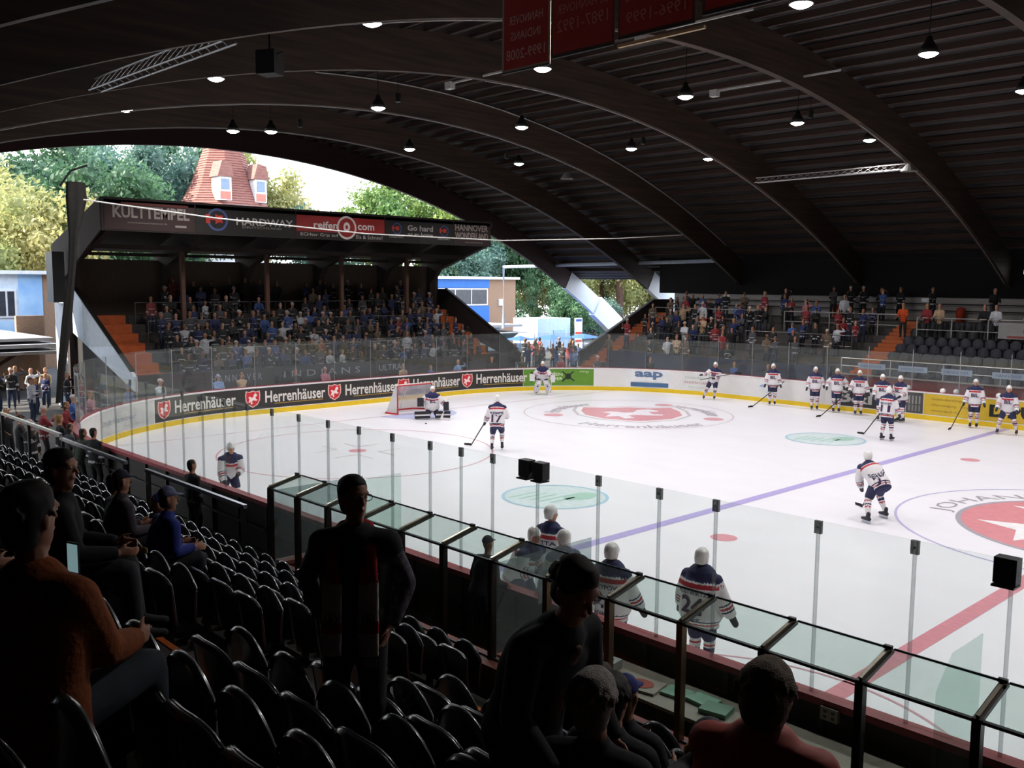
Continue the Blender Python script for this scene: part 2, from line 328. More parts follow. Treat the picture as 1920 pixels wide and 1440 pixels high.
for i in range(len(NX)-1):
    pane((NX[i], YG), (NX[i+1], YG), 1.2, 3.1, gl_near, 'tall clear glass pane on the near boards, %s from the left corner' % nth(i), 'glass panes on the near boards')
    t = thing('glass_clamp', 'small clamp with joint line on the near glass, %s from the left corner' % nth(i), 'clamp', (NX[i], YG, 1.2), group='clamps on the near glass')
    G().b2((-.014, -.02, 0), (.014, .02, 1.9)).build('joint_strip', glass('joint', (.74, .76, .76), haze=.06) if 'joint' not in _M else _M['joint'], t)
    G().b2((-.04, -.02, 1.76), (.04, .02, 1.9)).box((0, -.025, 1.83), (.02, .02, .02)).build('clamp_plate', clampm, t)
for x, l in ((-3.38, 'left one of the pair'), (-3.1, 'right one of the pair'), (2.95, 'single one at the right')):
    g = G().b2((-.1, -.12, 0), (.1, .02, .24)).b2((-.1, -.16, -.03), (.1, .02, -.01)); g.build('goal_speaker', blk, loc=(x, YG-.02, 2.9), label='small black box hung on top of the near glass, '+l, cat='speaker box', group='black boxes on the near glass')

# players' bench enclosure towards the near stand
YB = -17.2; BX = [-7.32, -6.5, -5.65, -4.75, -3.87, -2.99, -2.08, -1.17, -.26, .66, 1.56, 2.48, 3.41, 4.35, 5.3, 6.2]
XL = BX[0]
bench = thing('enclosure_wall', 'beige low wall with a red ledge carrying the glass of the bench enclosure', 'low wall', (0, 0, 0))
G().b2((XL-.05, YB-.12, 0), (8, YB+.06, 1.08)).b2((XL-.05, YB, 0), (XL+.05, YN-.1, 1.08)).build('wall_panel', mat('wall_beige', '6b5335', .8, var=.2), bench)
G().b2((XL-.1, YB-.18, 1.08), (8, YB+.12, 1.14)).b2((XL-.1, YB, 1.08), (XL+.12, YN-.1, 1.14)).build('ledge', mat('ledge_red', '7c3a30', .6, var=.2), bench, label='red-brown ledge')
brn = mat('post_brown', '2c211b', .35, .6, var=.2); brs = mat('post_bronze', '6a5338', .3, .7)
for i, x in enumerate(BX):
    t = thing('enclosure_post', 'dark post with sloping arm holding the bench glass, %s from the left end' % nth(i), 'post', (x, YB, 1.14), group='posts of the bench enclosure')
    G().b2((-.035, -.04, 0), (.035, .04, 1.2)).build('upright', brs if 6 < i < 9 or i == 9 else brn, t)
    G().bar((0, -.03, 1.2), (0, .53, 1.33), .07, .035).build('arm', brn, t); G().bar((0, -.02, 1.235), (0, .52, 1.36), .03, .02).box((0, .48, 1.37), (.07, .04, .03), 1).build('arm_cap', [mat('arm_metal', 'a39c8c', .25, .9), blk], t, label='pale metal strip on the arm')
for i in range(len(BX)-1):
    x0, x1 = BX[i]+.036, BX[i+1]-.036
    t = thing('enclosure_glass', 'glass bay of the bench enclosure, upright with sloping top, %s from the left end' % nth(i), 'glass bay', (x0, YB, 1.14), group='glass bays of the bench enclosure')
    w = x1-x0
    G().b2((0, -.006, 0), (w, .006, 1.18)).build('front_pane', gl_near, t)
    g = G(); g.add([(0, .0, 1.21), (w, 0, 1.21), (w, .52, 1.335), (0, .52, 1.335), (0, 0, 1.222), (w, 0, 1.222), (w, .52, 1.347), (0, .52, 1.347)], [(3, 2, 1, 0), (4, 5, 6, 7), (0, 1, 5, 4), (1, 2, 6, 5), (2, 3, 7, 6), (3, 0, 4, 7)]); g.build('top_pane', gl_can, t)
    G().b2((0, -.02, 1.18), (w, .02, 1.205)).build('glass_rail', blk, t); G().b2((0, -.012, 0), (w, .012, .02)).build('sill_strip', blk, t); G().b2((0, .52, 1.335), (w, .532, 1.355)).build('edge_strip', mat('edge_green', '2c4a42', .3), t)
for x, l in ((XL, 'at the left end of the bench enclosure'), (-2.08, 'dividing the bench from the timekeepers')):
    G().b2((-.006, .05, 1.14), (.006, 1.75, 2.3)).build('divider_glass', glass('div_glass', (.75, .8, .8), haze=.12) if 'div_glass' not in _M else _M['div_glass'], loc=(x, YB, 0), label='greenish glass divider pane '+l, cat='glass pane')
pt = thing('divider_wall', 'dark partition with a red top between bench and timekeepers box', 'partition', (-2.02, YB+.1, 0))
G().b2((-.03, 0, 0), (.03, 1.75, 1.1)).build('panel', dkb, pt); G().b2((-.09, 0, 1.1), (.09, 1.75, 1.16)).build('top_rail', mat('rail_red', 'a52a26', .5), pt, label='red top rail')
G().b2((-.004, 0, 0), (.004, .42, .42)).build('paper_sheet', mat('paper', 'd8d8dc', .7), loc=(-2.1, -16.4, 1.62), label='white printed sheet taped to the glass divider', cat='paper sheet')
gfin = G().add([(0, 0, 0), (0, .95, 0), (0, .95, 1.45), (0, .3, 1.45), (0, 0, 1.2), (.01, 0, 0), (.01, .95, 0), (.01, .95, 1.45), (.01, .3, 1.45), (.01, 0, 1.2)], [(0, 1, 2, 3, 4), (9, 8, 7, 6, 5), (0, 1, 6, 5), (1, 2, 7, 6), (2, 3, 8, 7), (3, 4, 9, 8), (4, 0, 5, 9)])
gfin.build('glass_fin', gl_can, loc=(2.95, -16.85, 1.1), label='greenish glass fin with cut corner standing at the penalty bench', cat='glass pane')
gfin2 = dup(bpy.data.objects['glass_fin'], (-6.1, -16.5, 1.1), label='greenish glass fin with cut corner at the left end of the bench')
# inside the enclosure
G().b2((XL+.06, YB+.06, 0), (8, YN-.18, .3)).build('bench_platform', mat('rubber', '1c1a19', .8), label='dark rubber floor platform inside the bench enclosure', cat='platform')
def bench_seat(x0, x1, label):
    t = thing('players_bench', label, 'bench', (x0, -16.9, .3)); G().b2((0, 0, .42), (x1-x0, .32, .47)).build('seat', mat('bench_wood', '4a3a2a', .6), t)
    for x in np.arange(.2, x1-x0, 1.4): G().b2((x, .04, 0), (x+.06, .28, .42)).build('leg', frame_m, t)
bench_seat(-7.1, -2.2, 'long dark wooden bench inside the left enclosure'); bench_seat(3.1, 7.5, 'dark wooden penalty bench at the right')
tb = thing('timekeeper_table', 'pale worktop of the timekeepers along the near boards', 'table', (-1.75, -16.25, .3))
G().b2((0, 0, .52), (4.3, .72, .56)).build('tabletop', mat('worktop', '8f8a7c', .6), tb)
for x in (.1, 1.4, 2.8, 4.15): G().b2((x-.03, .05, 0), (x+.03, .11, .52)).b2((x-.03, .6, 0), (x+.03, .66, .52)).build('leg', frame_m, tb)
TZ = .865
t = thing('console_box', 'pale grey console box with a sunken panel on the timekeepers table', 'console', (-1.5, -15.95, TZ), .1); G().b2((-.24, -.2, 0), (.24, .2, .1)).build('case', mat('case_grey', '8e9594', .5), t); G().b2((-.17, -.13, .1), (.17, .13, .105)).build('panel', mat('case_dark', '23282a', .4), t, label='dark sunken panel')
G().b2((-.25, -.18, 0), (.25, .18, .025)).build('cloth_bundle', mat('cloth_white', '9d968c', .8), loc=(-.78, -15.98, TZ), rz=.2, label='folded white towel with red print on the timekeepers table', cat='towel')
G().add([(x*.16, y*.12, .031) for x, y in disc2(0, 0, 1)], [tuple(range(28))]).build('red_emblem', mat('towel_red', 'a04a3c', .8), bpy.data.objects['cloth_bundle'])
for i, (x, y, a, c) in enumerate(((-.35, -15.85, .1, '6f9c84'), (-.02, -15.8, -.1, '77a58c'), (.22, -15.9, .2, '5f8c74'))):
    G().b2((-.16, -.13, 0), (.16, .13, .03+.01*i)).build('folder', mat('f_'+c, c, .6), loc=(x, y, TZ), rz=a, label='green paper folder on the timekeepers table, %s from the left' % nth(i), cat='folder', group='green folders on the table')
for i, (x, y, a) in enumerate(((.62, -15.85, .5), (.75, -15.95, -.3), (.95, -15.85, .1))):
    G().b2((-.15, -.1, 0), (.15, .1, .015+.01*i)).build('paper_stack', mat('paper_dim', '9b9482', .8), loc=(x, y, TZ+.001*i), rz=a, label='loose beige papers on the timekeepers table, %s from the green folders' % nth(i), cat='papers', group='loose papers on the table')
t = thing('socket_box', 'white box with four dark sockets on the outer side of the near boards', 'socket box', (1.32, -15.4, 1.0)); G().b2((-.1, -.05, 0), (.1, 0, .14)).build('case', mat('case_white', '9a948a', .5), t)
for sx_ in (-.045, .045):
    for z in (.04, .1): G().box((sx_, -.052, z), (.035, .006, .03)).build('socket', mat('case_dark', '23282a', .4), t)
t = thing('round_stool', 'round grey stool with dark holes inside the penalty area at the lower right', 'stool', (2.35, -15.95, .3))
G().lathe([(0, .5), (.24, .5), (.26, .48), (.25, .44), (.12, .42), (0, .42)], n=24).build('seat', mat('stool_grey', '4c5654', .5), t, smooth=True); G().tube([(0, 0, 0), (0, 0, .43)], .03).lathe([(0, .02), (.2, .02), (.2, 0), (0, 0)]).build('leg', alu, t)
for a in (0, 2.1, 4.2): G().lathe([(0, .003), (.035, .003), (.035, 0), (0, 0)], (.12*math.cos(a), .12*math.sin(a), .5), n=10).build('hole', blk, t)

# ---------------------------------------------------------------- roof
AB, AK = -122.34, 82.394*1.6389
def arch_z(y): return AB+AK*math.sqrt(max(0, 1-(y/82.394)**2))
AX = [-42.834+7.836*i for i in range(10)]
DEP = 1.32
wood = mat('glulam', '3e2e22', .65, var=.45, scale=1.0, stretch=(.4, .35, 7), c2='231912'); woodr = mat('glulam_red', '3a1f1c', .65, var=.3, scale=1.0, stretch=(.4, .35, 7))
clad = mat('cladding', 'dfe6ee', .5, var=.08, scale=3, stretch=(1, 8, 1))
ys = np.linspace(-33, 32.6, 70)
for i, x in enumerate(AX):
    nm = ['at the open left end', 'second from the open end', 'third from the open end', 'fourth from the open end', 'fifth from the open end', 'sixth from the open end', 'seventh from the open end', 'eighth from the open end', 'ninth from the open end', 'last'][i]
    t = thing('arch_beam', 'dark laminated timber roof arch spanning the rink, '+nm, 'roof arch', (x, 0, 0), group='timber roof arches')
    g = G(); vs = []
    for y in ys:
        z = arch_z(y); sl = -AK*y/82.394**2/math.sqrt(max(.01, 1-(y/82.394)**2)); nl = math.hypot(1, sl); ny, nz = -sl/nl, 1/nl
        vs += [(-.13, y, z), (.13, y, z), (.13, y+ny*DEP, z+nz*DEP), (-.13, y+ny*DEP, z+nz*DEP)]
    g.add(vs, [(4*k+a, 4*k+b, 4*k+4+b, 4*k+4+a) for k in range(len(ys)-1) for a, b in ((0, 1), (1, 2), (2, 3), (3, 0))]+[(0, 1, 2, 3), (279, 278, 277, 276)])
    g.build('beam', woodr if i == 0 else wood, t)
    if i < 2:
        for (y0, y1, e, nm2) in ((27.0, 30.2, .02, 'white cladding of the upper foot'), (30.2, 32.7, .16, 'thicker white foot sleeve')):
            g = G(); vs = []; yy = np.linspace(y0, y1, 8)
            for y in yy:
                z = arch_z(y); sl = -AK*y/82.394**2/math.sqrt(1-(y/82.394)**2); nl = math.hypot(1, sl); ny, nz = -sl/nl, 1/nl
                for a, d in ((-.15-e*.8, -e), (.15+e*.8, -e), (.15+e*.8, DEP+e), (-.15-e*.8, DEP+e)): vs.append((a, y+ny*d, z+nz*d))
            g.add(vs, [(4*k+a, 4*k+b, 4*k+4+b, 4*k+4+a) for k in range(7) for a, b in ((0, 1), (1, 2), (2, 3), (3, 0))]+[(0, 1, 2, 3), (31, 30, 29, 28)])
            g.build('foot_cladding', clad, t, label=nm2)
        G().box((0, 33.2, .6), (1.1, 1.3, 1.9)).build('footing', mat('footing', '8f8f92', .9), t)
    elif i < 9:
        # pale cable strip clipped under the arch
        rng = {2: (-13, -2), 3: (-5, 20), 4: (-14, 0), 5: (-3, 4), 6: (0, 1), 7: (0, 1), 8: (0, 1)}[i]
# cable strips seen along the lower edges
cabm = mat('cable_white', '8d8b86', .5)
def cable(label, pts, r=.02, m=cabm, nm='cable', cat='cable', grp=None): return G().tube(pts, r, 6).build(nm, m, label=label, cat=cat, group=grp)
def under(x, y0, y1, dz=-.03, n=24): return [(x, y, arch_z(y)+dz) for y in np.linspace(y0, y1, n)]
def over(x, y0, y1, n=24):
    o = []
    for y in np.linspace(y0, y1, n):
        sl = -AK*y/82.394**2/math.sqrt(1-(y/82.394)**2); nl = math.hypot(1, sl); o.append((x, y-sl/nl*(DEP-.08), arch_z(y)+(DEP-.08)/nl))
    return o
cable('pale cable along the top of the third arch from the open end', over(AX[2]+.17, -4, 24), .03)
cable('pale cable under the lower edge of the third arch from the open end', under(AX[2], -16, 26))
cable('pale cable under the lower edge of the second arch from the open end', under(AX[1], -22, 8))
cable('pale cable under the lower edge of the fourth arch from the open end', under(AX[3], -2, 26))
cable('pale cable under the lower edge of the fifth arch from the open end', under(AX[4], -12, -4))
cable('pale cable under the right part of the fifth arch from the open end', under(AX[4], 10, 26))
pur = mat('purlin', '3a2920', .7, var=.35, scale=1.5, stretch=(.3, 4, 4))
X0, X1 = -43.3, 31.6
k = 0
for y in np.arange(-27.3, 27.4, .95):
    sl = -AK*y/82.394**2/math.sqrt(1-(y/82.394)**2); nl = math.hypot(1, sl); ny, nz = -sl/nl, 1/nl
    M = Matrix.Rotation(math.atan(sl), 3, 'X'); c = (0, y+ny*(DEP+.13), arch_z(y)+nz*(DEP+.13))
    G().box((0, 0, 0), (X1-X0, .10, .24), M=M).build('purlin', pur, loc=((X0+X1)/2, c[1], c[2]), label='brown timber purlin under the roof deck, %s from the near eave' % nth(k) if k < 29 else 'brown timber purlin under the roof deck, %s from the far eave' % nth(57-k), cat='purlin', group='roof purlins')
    k += 1
deckm = mat('roof_deck', '2e2b2a', .6, .1, var=.5, scale=.8, stretch=(1, 3, 1), c2='1c1a19')
g = G(); vs = []; yy = np.arange(-28.2, 28.3, .15)
for j, y in enumerate(yy):
    sl = -AK*y/82.394**2/math.sqrt(1-(y/82.394)**2); nl = math.hypot(1, sl); d = DEP+.27+(.05 if j % 2 else 0)
    vs += [(X0, y-sl/nl*d, arch_z(y)+d/nl), (X1, y-sl/nl*d, arch_z(y)+d/nl), (X1, y-sl/nl*(d+.15), arch_z(y)+(d+.15)/nl), (X0, y-sl/nl*(d+.15), arch_z(y)+(d+.15)/nl)]
g.add(vs, [(4*k+a, 4*k+b, 4*k+4+b, 4*k+4+a) for k in range(len(yy)-1) for a, b in ((0, 1), (2, 3), (1, 2), (3, 0))]); g.build('ceiling', deckm, label='dark ribbed roof deck above the arches', kind='structure')
cable('pale roof gutter with a downpipe along the far eave', [(-48.45, 26, 2.0), (-48.45, 26, 6.83), (-28.65, 26, 7.08)], .13, mat('gutter', 'a9b4c4', .5), 'gutter', 'gutter')
g = G(); vs = []
for y in np.linspace(-28, 28, 50):
    sl = -AK*y/82.394**2/math.sqrt(1-(y/82.394)**2); nl = math.hypot(1, sl)
    for d in (DEP-.12, DEP+.42): vs.append((X0-.02, y-sl/nl*d, arch_z(y)+d/nl))
vs += [(x+.05, y, z) for x, y, z in vs]
g.add(vs, [(2*i, 2*i+1, 2*i+3, 2*i+2) for i in range(49)]+[(100+2*i, 102+2*i, 103+2*i, 101+2*i) for i in range(49)]); g.build('verge_board', woodr, label='dark brown verge board closing the roof edge above the open left end', cat='verge board')
# walls
G().b2((-14.5, -27.6, -.1), (32, -27.3, 8.4)).build('wall_near_blocker', mat('wall_dark', '1a1614', .9), label='unseen dark wall added behind the near stand to keep out daylight', kind='structure')  # out of view, added to keep sun and daylight off the near stand
G().b2((31.7, -28, -.1), (32, 28, 14)).build('wall_right_blocker', mat('wall_dark', '1a1614', .9), label='unseen dark wall added across the right end to keep out sky light', kind='structure')  # out of view, added against sky light entering from the right
t = G().b2((-32.3, 26.6, 0), (32, 26.8, 5.0)); t.build('wall_far', mat('wall_grey', 'aaa6a4', .8, var=.15, scale=.6), label='grey panelled wall behind the far stand', kind='structure')
G().b2((-33.5, 26.5, 5.0), (32, 26.75, 8.2)).build('curtain', mat('curtain_black', '0d0c0d', .95), label='black curtain hanging above the grey far wall', cat='curtain')

# lamps
lensm = mat('lamp_lens', (1, .96, .9), .5, var=0, emit=40)
lampd = bpy.data.lights.new('lamp_light', 'SPOT'); lampd.energy = LAMP_W*10; lampd.spot_size = math.radians(142); lampd.spot_blend = .5; lampd.shadow_soft_size = .16; lampd.color = (1, .965, .97)
housing = mat('lamp_housing', '15130f', .5, .3)
def lamp_proto():
    t = thing('ceiling_lamp', '', 'lamp', (0, 0, 0))
    G().lathe([(0, .46), (.07, .46), (.09, .36), (.2, .2), (.27, .02), (.25, .02), (.18, .18), (0, .3)], n=20).build('lamp_shade', housing, t, smooth=True)
    G().lathe([(0, -.07), (.1, -.055), (.18, -.02), (.235, .02), (.14, .06), (0, .06)], n=20).build('lamp_lens', lensm, t, label='glowing lens')
    G().tube([(0, 0, .45), (0, 0, 1.5)], .015, 6).build('hanger', frame_m, t)
    l = bpy.data.objects.new('lamp_light', lampd); COL.objects.link(l); l.parent = t; l.location = (0, 0, -.3)
    return t
LP = {}
for x, y in ((-12.56, -11.51), (-20.79, -11.31), (-27.87, -11.23), (-28.52, -5.22), (-21.22, -5.2), (-28.48, 1.65), (-20.55, .99), (-13.05, -5.44), (-28.6, 8.56), (-28.23, 13.87), (-21.18, 8.32), (-12.56, .51),
             (-20.7, 13.45), (-4.89, -5.89), (-4.81, .3), (-12.55, 7.35), (-12.57, 13.07), (-4.7, 6.91), (-4.8, -11.5), (-4.7, 13.2), (3.2, -11.5), (3.2, -5.8), (3.2, .3), (3.2, 6.9), (3.2, 13.2), (11, -5.8), (11, 6.9)): LP[(x, y)] = 1
lp = lamp_proto(); first = True
for x, y in LP:
    row = int(round((y+11.5)/6.2)); col_ = int(round((-x-4.8)/7.9))
    lab = 'bell-shaped ceiling lamp above the ice, %s row from near side, %s bay left of centre' % (nth(max(0, row)), nth(max(0, col_))) if x < 3 else 'bell-shaped ceiling lamp right of the centre line, %.0f m along and %.0f m across' % (x, y+16)
    if first: lp.location = (x, y, 11.5); lp['label'] = lab; lp['group'] = 'ceiling lamps'; first = False
    else: dup(lp, (x, y, 11.5), label=lab, group='ceiling lamps')
l_ = dup(lp, (-29.5, -6.35, 11.5), label='bell-shaped ceiling lamp hanging close beside another one above the left goal', group='ceiling lamps')
for i, (x, y) in enumerate(((-20.9, -4.6), (-28.0, -4.2), (-21.0, 8.9), (-12.4, 8.0), (-28.9, 8.0))):
    G().lathe([(0, .3), (.09, .3), (.1, .25), (.1, .02), (.07, 0), (0, 0)], n=12).tube([(0, 0, .3), (0, 0, 1.3)], .012, 5).build('small_speaker', blk, loc=(x, y, 11.75), label='small black cylinder hanging next to a ceiling lamp, %s from the front left' % nth(i), cat='speaker', group='black cylinders under the roof')
G().box((0, 0, 0), (.5, .45, .55), rz=.5).tube([(0, 0, .25), (0, 0, 1.0)], .03).bar((-.3, -.1, .1), (.45, .1, .2), .03).build('loudspeaker', blk, loc=(-14.76, -12.9, 10.75), label='black box loudspeaker hanging under the arch at upper left', cat='loudspeaker', )
def truss(a, b, label, w=.3):
    a = Vector(a); b = Vector(b); d = b-a; t = d.normalized(); n = int(d.length/.35); s_ = t.cross(Vector((0, 0, 1))); g = G()
    c = [lambda q: q, lambda q: q+s_*w, lambda q: q+s_*w/2+Vector((0, 0, w))]
    for f in c: g.tube([f(a), f(b)], .025, 6)
    for k in range(n):
        p = a+d*k/n; q = a+d*(k+1)/n
        for i in range(3): g.bar(c[i](p), c[(i+1) % 3](q), .015)
    return g.build('lattice_truss', alu, label=label, cat='truss')
truss((-18.52, -15.46, 10.25), (-11.7, -15.33, 10.25), 'slim aluminium lattice truss hanging under the arches at upper left')
truss((-18.43, 14.16, 10.3), (-11.28, 13.78, 10.3), 'slim aluminium lattice truss hanging at the right side of the roof', .22)
for i, (a, b) in enumerate((((-6.2, -2.36), (-2.2, -2.32)), ((-12.1, -2.1), (-8.5, -2.1)), ((-14.8, 5.6), (-10, 5.5)), ((-20.8, -2.2), (-17, -2.2)))):
    t = thing('cable_duct', 'white cable duct with a small box under the purlins, %s from the right' % nth(i), 'cable duct', (a[0], a[1], 12.9 if i < 2 else 12.75), group='cable ducts under the roof')
    G().b2((0, -.03, -.03), (b[0]-a[0], .03, .03)).build('duct', mat('duct_white', 'a8a6a2', .5), t); G().b2((-.35, -.12, -.2), (-.05, .12, .05)).build('junction_box', mat('duct_white', 'a8a6a2', .5), t)
for i, (x, y, l) in enumerate(((-11.1, 13.6, 'right end of the right lattice truss'), (-27.6, 11.0, 'third arch from the open end'))):
    G().lathe([(0, .3), (.1, .3), (.3, .06), (.34, 0), (.3, 0), (0, .1)], n=14).build('horn_speaker', mat('horn', '6e6c68', .5), loc=(x, y, 10.2 if i == 0 else 10.9), label='grey bell-shaped horn speaker at the '+l, cat='horn speaker')
t = thing('wall_floodlight', 'small bright square floodlight high on the black curtain at right', 'floodlight', (-10.6, 26.3, 6.35)); G().b2((-.14, .02, -.14), (.14, .2, .14)).build('case', blk, t); G().b2((-.11, 0, -.11), (.11, .03, .11)).build('glowing_face', mat('flood', (1, .97, .92), .5, var=0, emit=9), t, label='glowing face')
# championship banners, seen from behind
banr = mat('banner_red', 'b4261e', .8, var=.1); banw = mat('banner_edge', 'b0a08c', .8); bant = mat('banner_ink', 'd07c68', .8)
BN = [(-7.16, -5.93, 9.42, [('HANNOVER', .15, .9), ('INDIANS', .15, .62), ('1999-2008', .18, .3)], 'd8a090'), (-5.9, -4.46, 9.5, [('EC HANNOVER', .15, .78), ('1987-1992', .2, .5)], None), (-4.39, -2.87, 9.55, [('1950-1985', .2, .95), ('HANNOVER INDIANS', .13, .62), ('1996-1999', .18, .3)], None), (-2.75, -1.3, 9.62, [('HANNOVER', .15, .9), ('SCORPIONS', .15, .6)], None)]
for i, (x0, x1, z0, tx, c) in enumerate(BN):
    t = thing('championship_banner', 'hanging red banner seen from behind with mirrored lettering %s, %s from the left' % (tx[-1][0], nth(i)), 'banner', (x0, -12.4, z0), group='red banners under the roof')
    w = x1-x0
    G().b2((.05, -.01, .06), (w-.05, .01, 1.9)).build('cloth', banr, t); G().b2((0, -.006, 0), (w, .006, 1.96)).build('border', banw if i == 0 else mat('border_dim', '5c3a30', .8), t)
    G().tube([(.02, 0, 0), (w-.02, 0, 0)], .018, 6).tube([(.05, 0, 1.95), (.05, 0, 2.9)], .006, 4).tube([(w-.05, 0, 1.95), (w-.05, 0, 2.9)], .006, 4).build('rod', frame_m, t)
    for s_, h, z in tx:
        g = G(); put_text(g, s_, h, lambda u, v: (w/2-u, -.013, z+v), min(w*.8, len(s_)*h*.72)); g.build('lettering', mat('ink_dd9', 'e0b0a0', .8) if i == 0 else bant, t)
G().box((0, 0, 0), (1.7, .06, .05)).build('banner_batten', mat('batten', 'b09a70', .6), loc=(-3.6, -12.32, 9.47), label='pale batten under the third red banner', cat='batten')
# net cable and net
cp = [(-31, -11.95, 8.6), (-30, -7, 8.1), (-29.6, 0, 7.75), (-29.2, 8, 7.72), (-28.3, 16, 8.1), (-27.6, 22, 8.55)]
cable('white net cable sagging across the left end of the hall', cp, .03, mat('rope_white', 'd8d6d0', .6))
g = G(); NP = [((-31, -12.9, 1.0), .08), ((-31, -12.7, 2.5), .13), ((-31, -12.45, 4.2), .16), ((-31, -12.2, 6), .12), ((-31, -12.1, 7.2), .15), ((-31, -11.95, 8.6), .34), ((-31, -11.95, 9.2), .3)]
vs = []; n = 28
for p_, r in NP:
    for k in range(n):
        a = 2*pi*k/n; rr = r*(1+.18*math.sin(5*a)); vs.append((p_[0]+rr*math.cos(a)*.5, p_[1]+rr*math.sin(a), p_[2]+(.4*math.cos(a)+.2*math.sin(a) if r > .4 else 0)))
g.add(vs, [(i*n+k, i*n+(k+1) % n, (i+1)*n+(k+1) % n, (i+1)*n+k) for i in range(len(NP)-1) for k in range(n)])
netd = mat('net_dark', '17140f', .9, var=.4, scale=6)
nb = thing('gathered_net', 'dark safety net gathered into a hanging bundle at the left corner', 'net', (0, 0, 0)); g.build('net_bundle', netd, nb, smooth=True); G().tube([(-31, -12.5, 9.0), (-31, -12.1, 9.6), (-31, -11.5, 9.85)], .04).build('net_arm', frame_m, nb)
nm_ = glass('net_mesh', (.80, .79, .77), haze=0); nt = nm_.node_tree
for nd in list(nt.nodes):
    if nd.type == 'MATH' and nd.operation == 'MULTIPLY_ADD': nd.inputs[1].default_value = 0; nd.inputs[2].default_value = 0
g = G(); q = [(-31, -11.9, 8.6), (-30, -7, 8.1), (-29.7, -1, 7.78), (-29.5, 3, 7.7)]
g.add([p_ for p_ in q]+[(a, b, 3.05) for a, b, c in q], [(i, i+1, 5+i, 4+i) for i in range(3)]); g.build('safety_net', nm_, label='thin dark safety net stretched behind the left goal', cat='net')

# goal
t = thing('hockey_goal', 'red-framed goal with white net in front of the brewery advert', 'goal', (-26, 0, 0))
gr = mat('goal_red', 'b8262c', .4)
G().tube([(0, -.915, 0), (0, -.915, 1.22), (0, .915, 1.22), (0, .915, 0)], .035, 8).build('front_frame', gr, t, label='red front posts and bar')
G().tube([(0, -.915, .03), (-.6, -1.1, .03), (-1.05, -.7, .03), (-1.1, 0, .03), (-1.05, .7, .03), (-.6, 1.1, .03), (0, .915, .03)], .04, 8).build('base_frame', gr, t); G().tube([(0, -.915, 1.22), (-.45, -.75, 1.2), (-.5, 0, 1.2), (-.45, .75, 1.2), (0, .915, 1.22)], .025, 6).tube([(-.5, 0, 1.2), (-1.1, 0, .03)], .02).build('rear_frame', mat('goal_white', 'd8d4d0', .5), t)
gn = glass('goal_net', (.62, .6, .6), haze=.5); gn.node_tree.nodes['Diffuse BSDF'].inputs[0].default_value = (.75, .75, .75, 1)
g = G(); lo = [(0, -.915, .03), (-.6, -1.1, .03), (-1.05, -.7, .03), (-1.1, 0, .03), (-1.05, .7, .03), (-.6, 1.1, .03), (0, .915, .03)]; hi = [(0, -.915, 1.2), (-.3, -.8, 1.2), (-.45, -.7, 1.2), (-.5, 0, 1.2), (-.45, .7, 1.2), (-.3, .8, 1.2), (0, .915, 1.2)]
g.add(lo+hi, [(i, i+1, 8+i, 7+i) for i in range(6)]+[tuple(range(7, 14))]); g.build('net', gn, t)

# ---------------------------------------------------------------- end stand (left, with its own roof)
org = mat('orange_paint', 'b85a18', .7, var=.2); orgd = mat('orange_step', '9a4512', .75, var=.25)
dk = mat('stand_dark', '2a2625', .85, var=.25); cld = mat('stand_wall', '4a4038', .85, var=.2, scale=2, stretch=(1, 6, 1))
ER = [(-32.5-.72*k, .75+.4*k) for k in range(9)]
EY0, EY1 = -9.5, 12.0
g = G()
for k, (x, z) in enumerate(ER): g.b2((x-.72, EY0, 0), (x, EY1, z))
g.b2((-32.5, EY0, 0), (-32.35, EY1, 1.7)); es = g.build('end_stand', dk, label='stepped concrete terrace of the covered stand behind the left goal', cat='grandstand')
for y0, y1, l in ((EY0+.2, EY0+2.0, 'left'), (EY1-1.7, EY1-.2, 'right')):
    g = G()
    for k, (x, z) in enumerate(ER):
        g.b2((x-.72, y0, z), (x+.005, y1, z+.012)); g.b2((x-.005, y0, z-.4), (x+.012, y1, z+.01)); g.b2((x-.36, y0, z), (x-.0, y1, z-.0+.0))
    g.build('orange_stair', orgd, label='orange-painted stair at the %s side of the covered end stand' % l, cat='stair')
def parapet(label, y, white):
    t = thing('stand_parapet', label, 'parapet', (0, y, 0))
    g = G(); pts = [(-32.0, 1.1), (-32.0, 1.7), (-32.6, 2.0), (-38.6, 5.2), (-39.6, 5.2), (-39.6, 3.4)]
    g.prism(pts, lambda u, v, w: (u, w, v), .14); g.build('panel', mat('parapet_white', 'c9d2dc', .6) if white else dk, t)
    G().bar((-32.3, .07, 1.9), (-38.6, .07, 5.22), .2, .05).build('coping', frame_m, t); G().b2((-39.5, 0, 0), (-39.2, .14, 3.5)).build('upright', frame_m, t)
parapet('pale sloping side parapet at the left of the covered end stand', EY0-.15, True); parapet('dark sloping side parapet at the right of the covered end stand', EY1, False)
G().b2((-39.5, EY0, 0), (-39.3, EY1, 6.55)).build('wall_left', cld, label='dark rear wall of the covered end stand below a strip of daylight', kind='structure')
rf = thing('stand_roof', 'dark monopitch roof with an advert fascia over the end stand', 'roof', (0, 0, 0))
g = G(); g.prism([(-33.9, 8.75), (-33.9, 9.0), (-40.2, 7.2), (-40.2, 6.95)], lambda u, v, w: (u, -10+w, v), 21.6); g.build('roof_slab', mat('roof_dark', '241d1a', .8), rf)
G().b2((-34.02, -10, 7.62), (-33.92, 11.5, 8.97)).build('fascia', mat('fascia', '1f1a18', .7), rf)
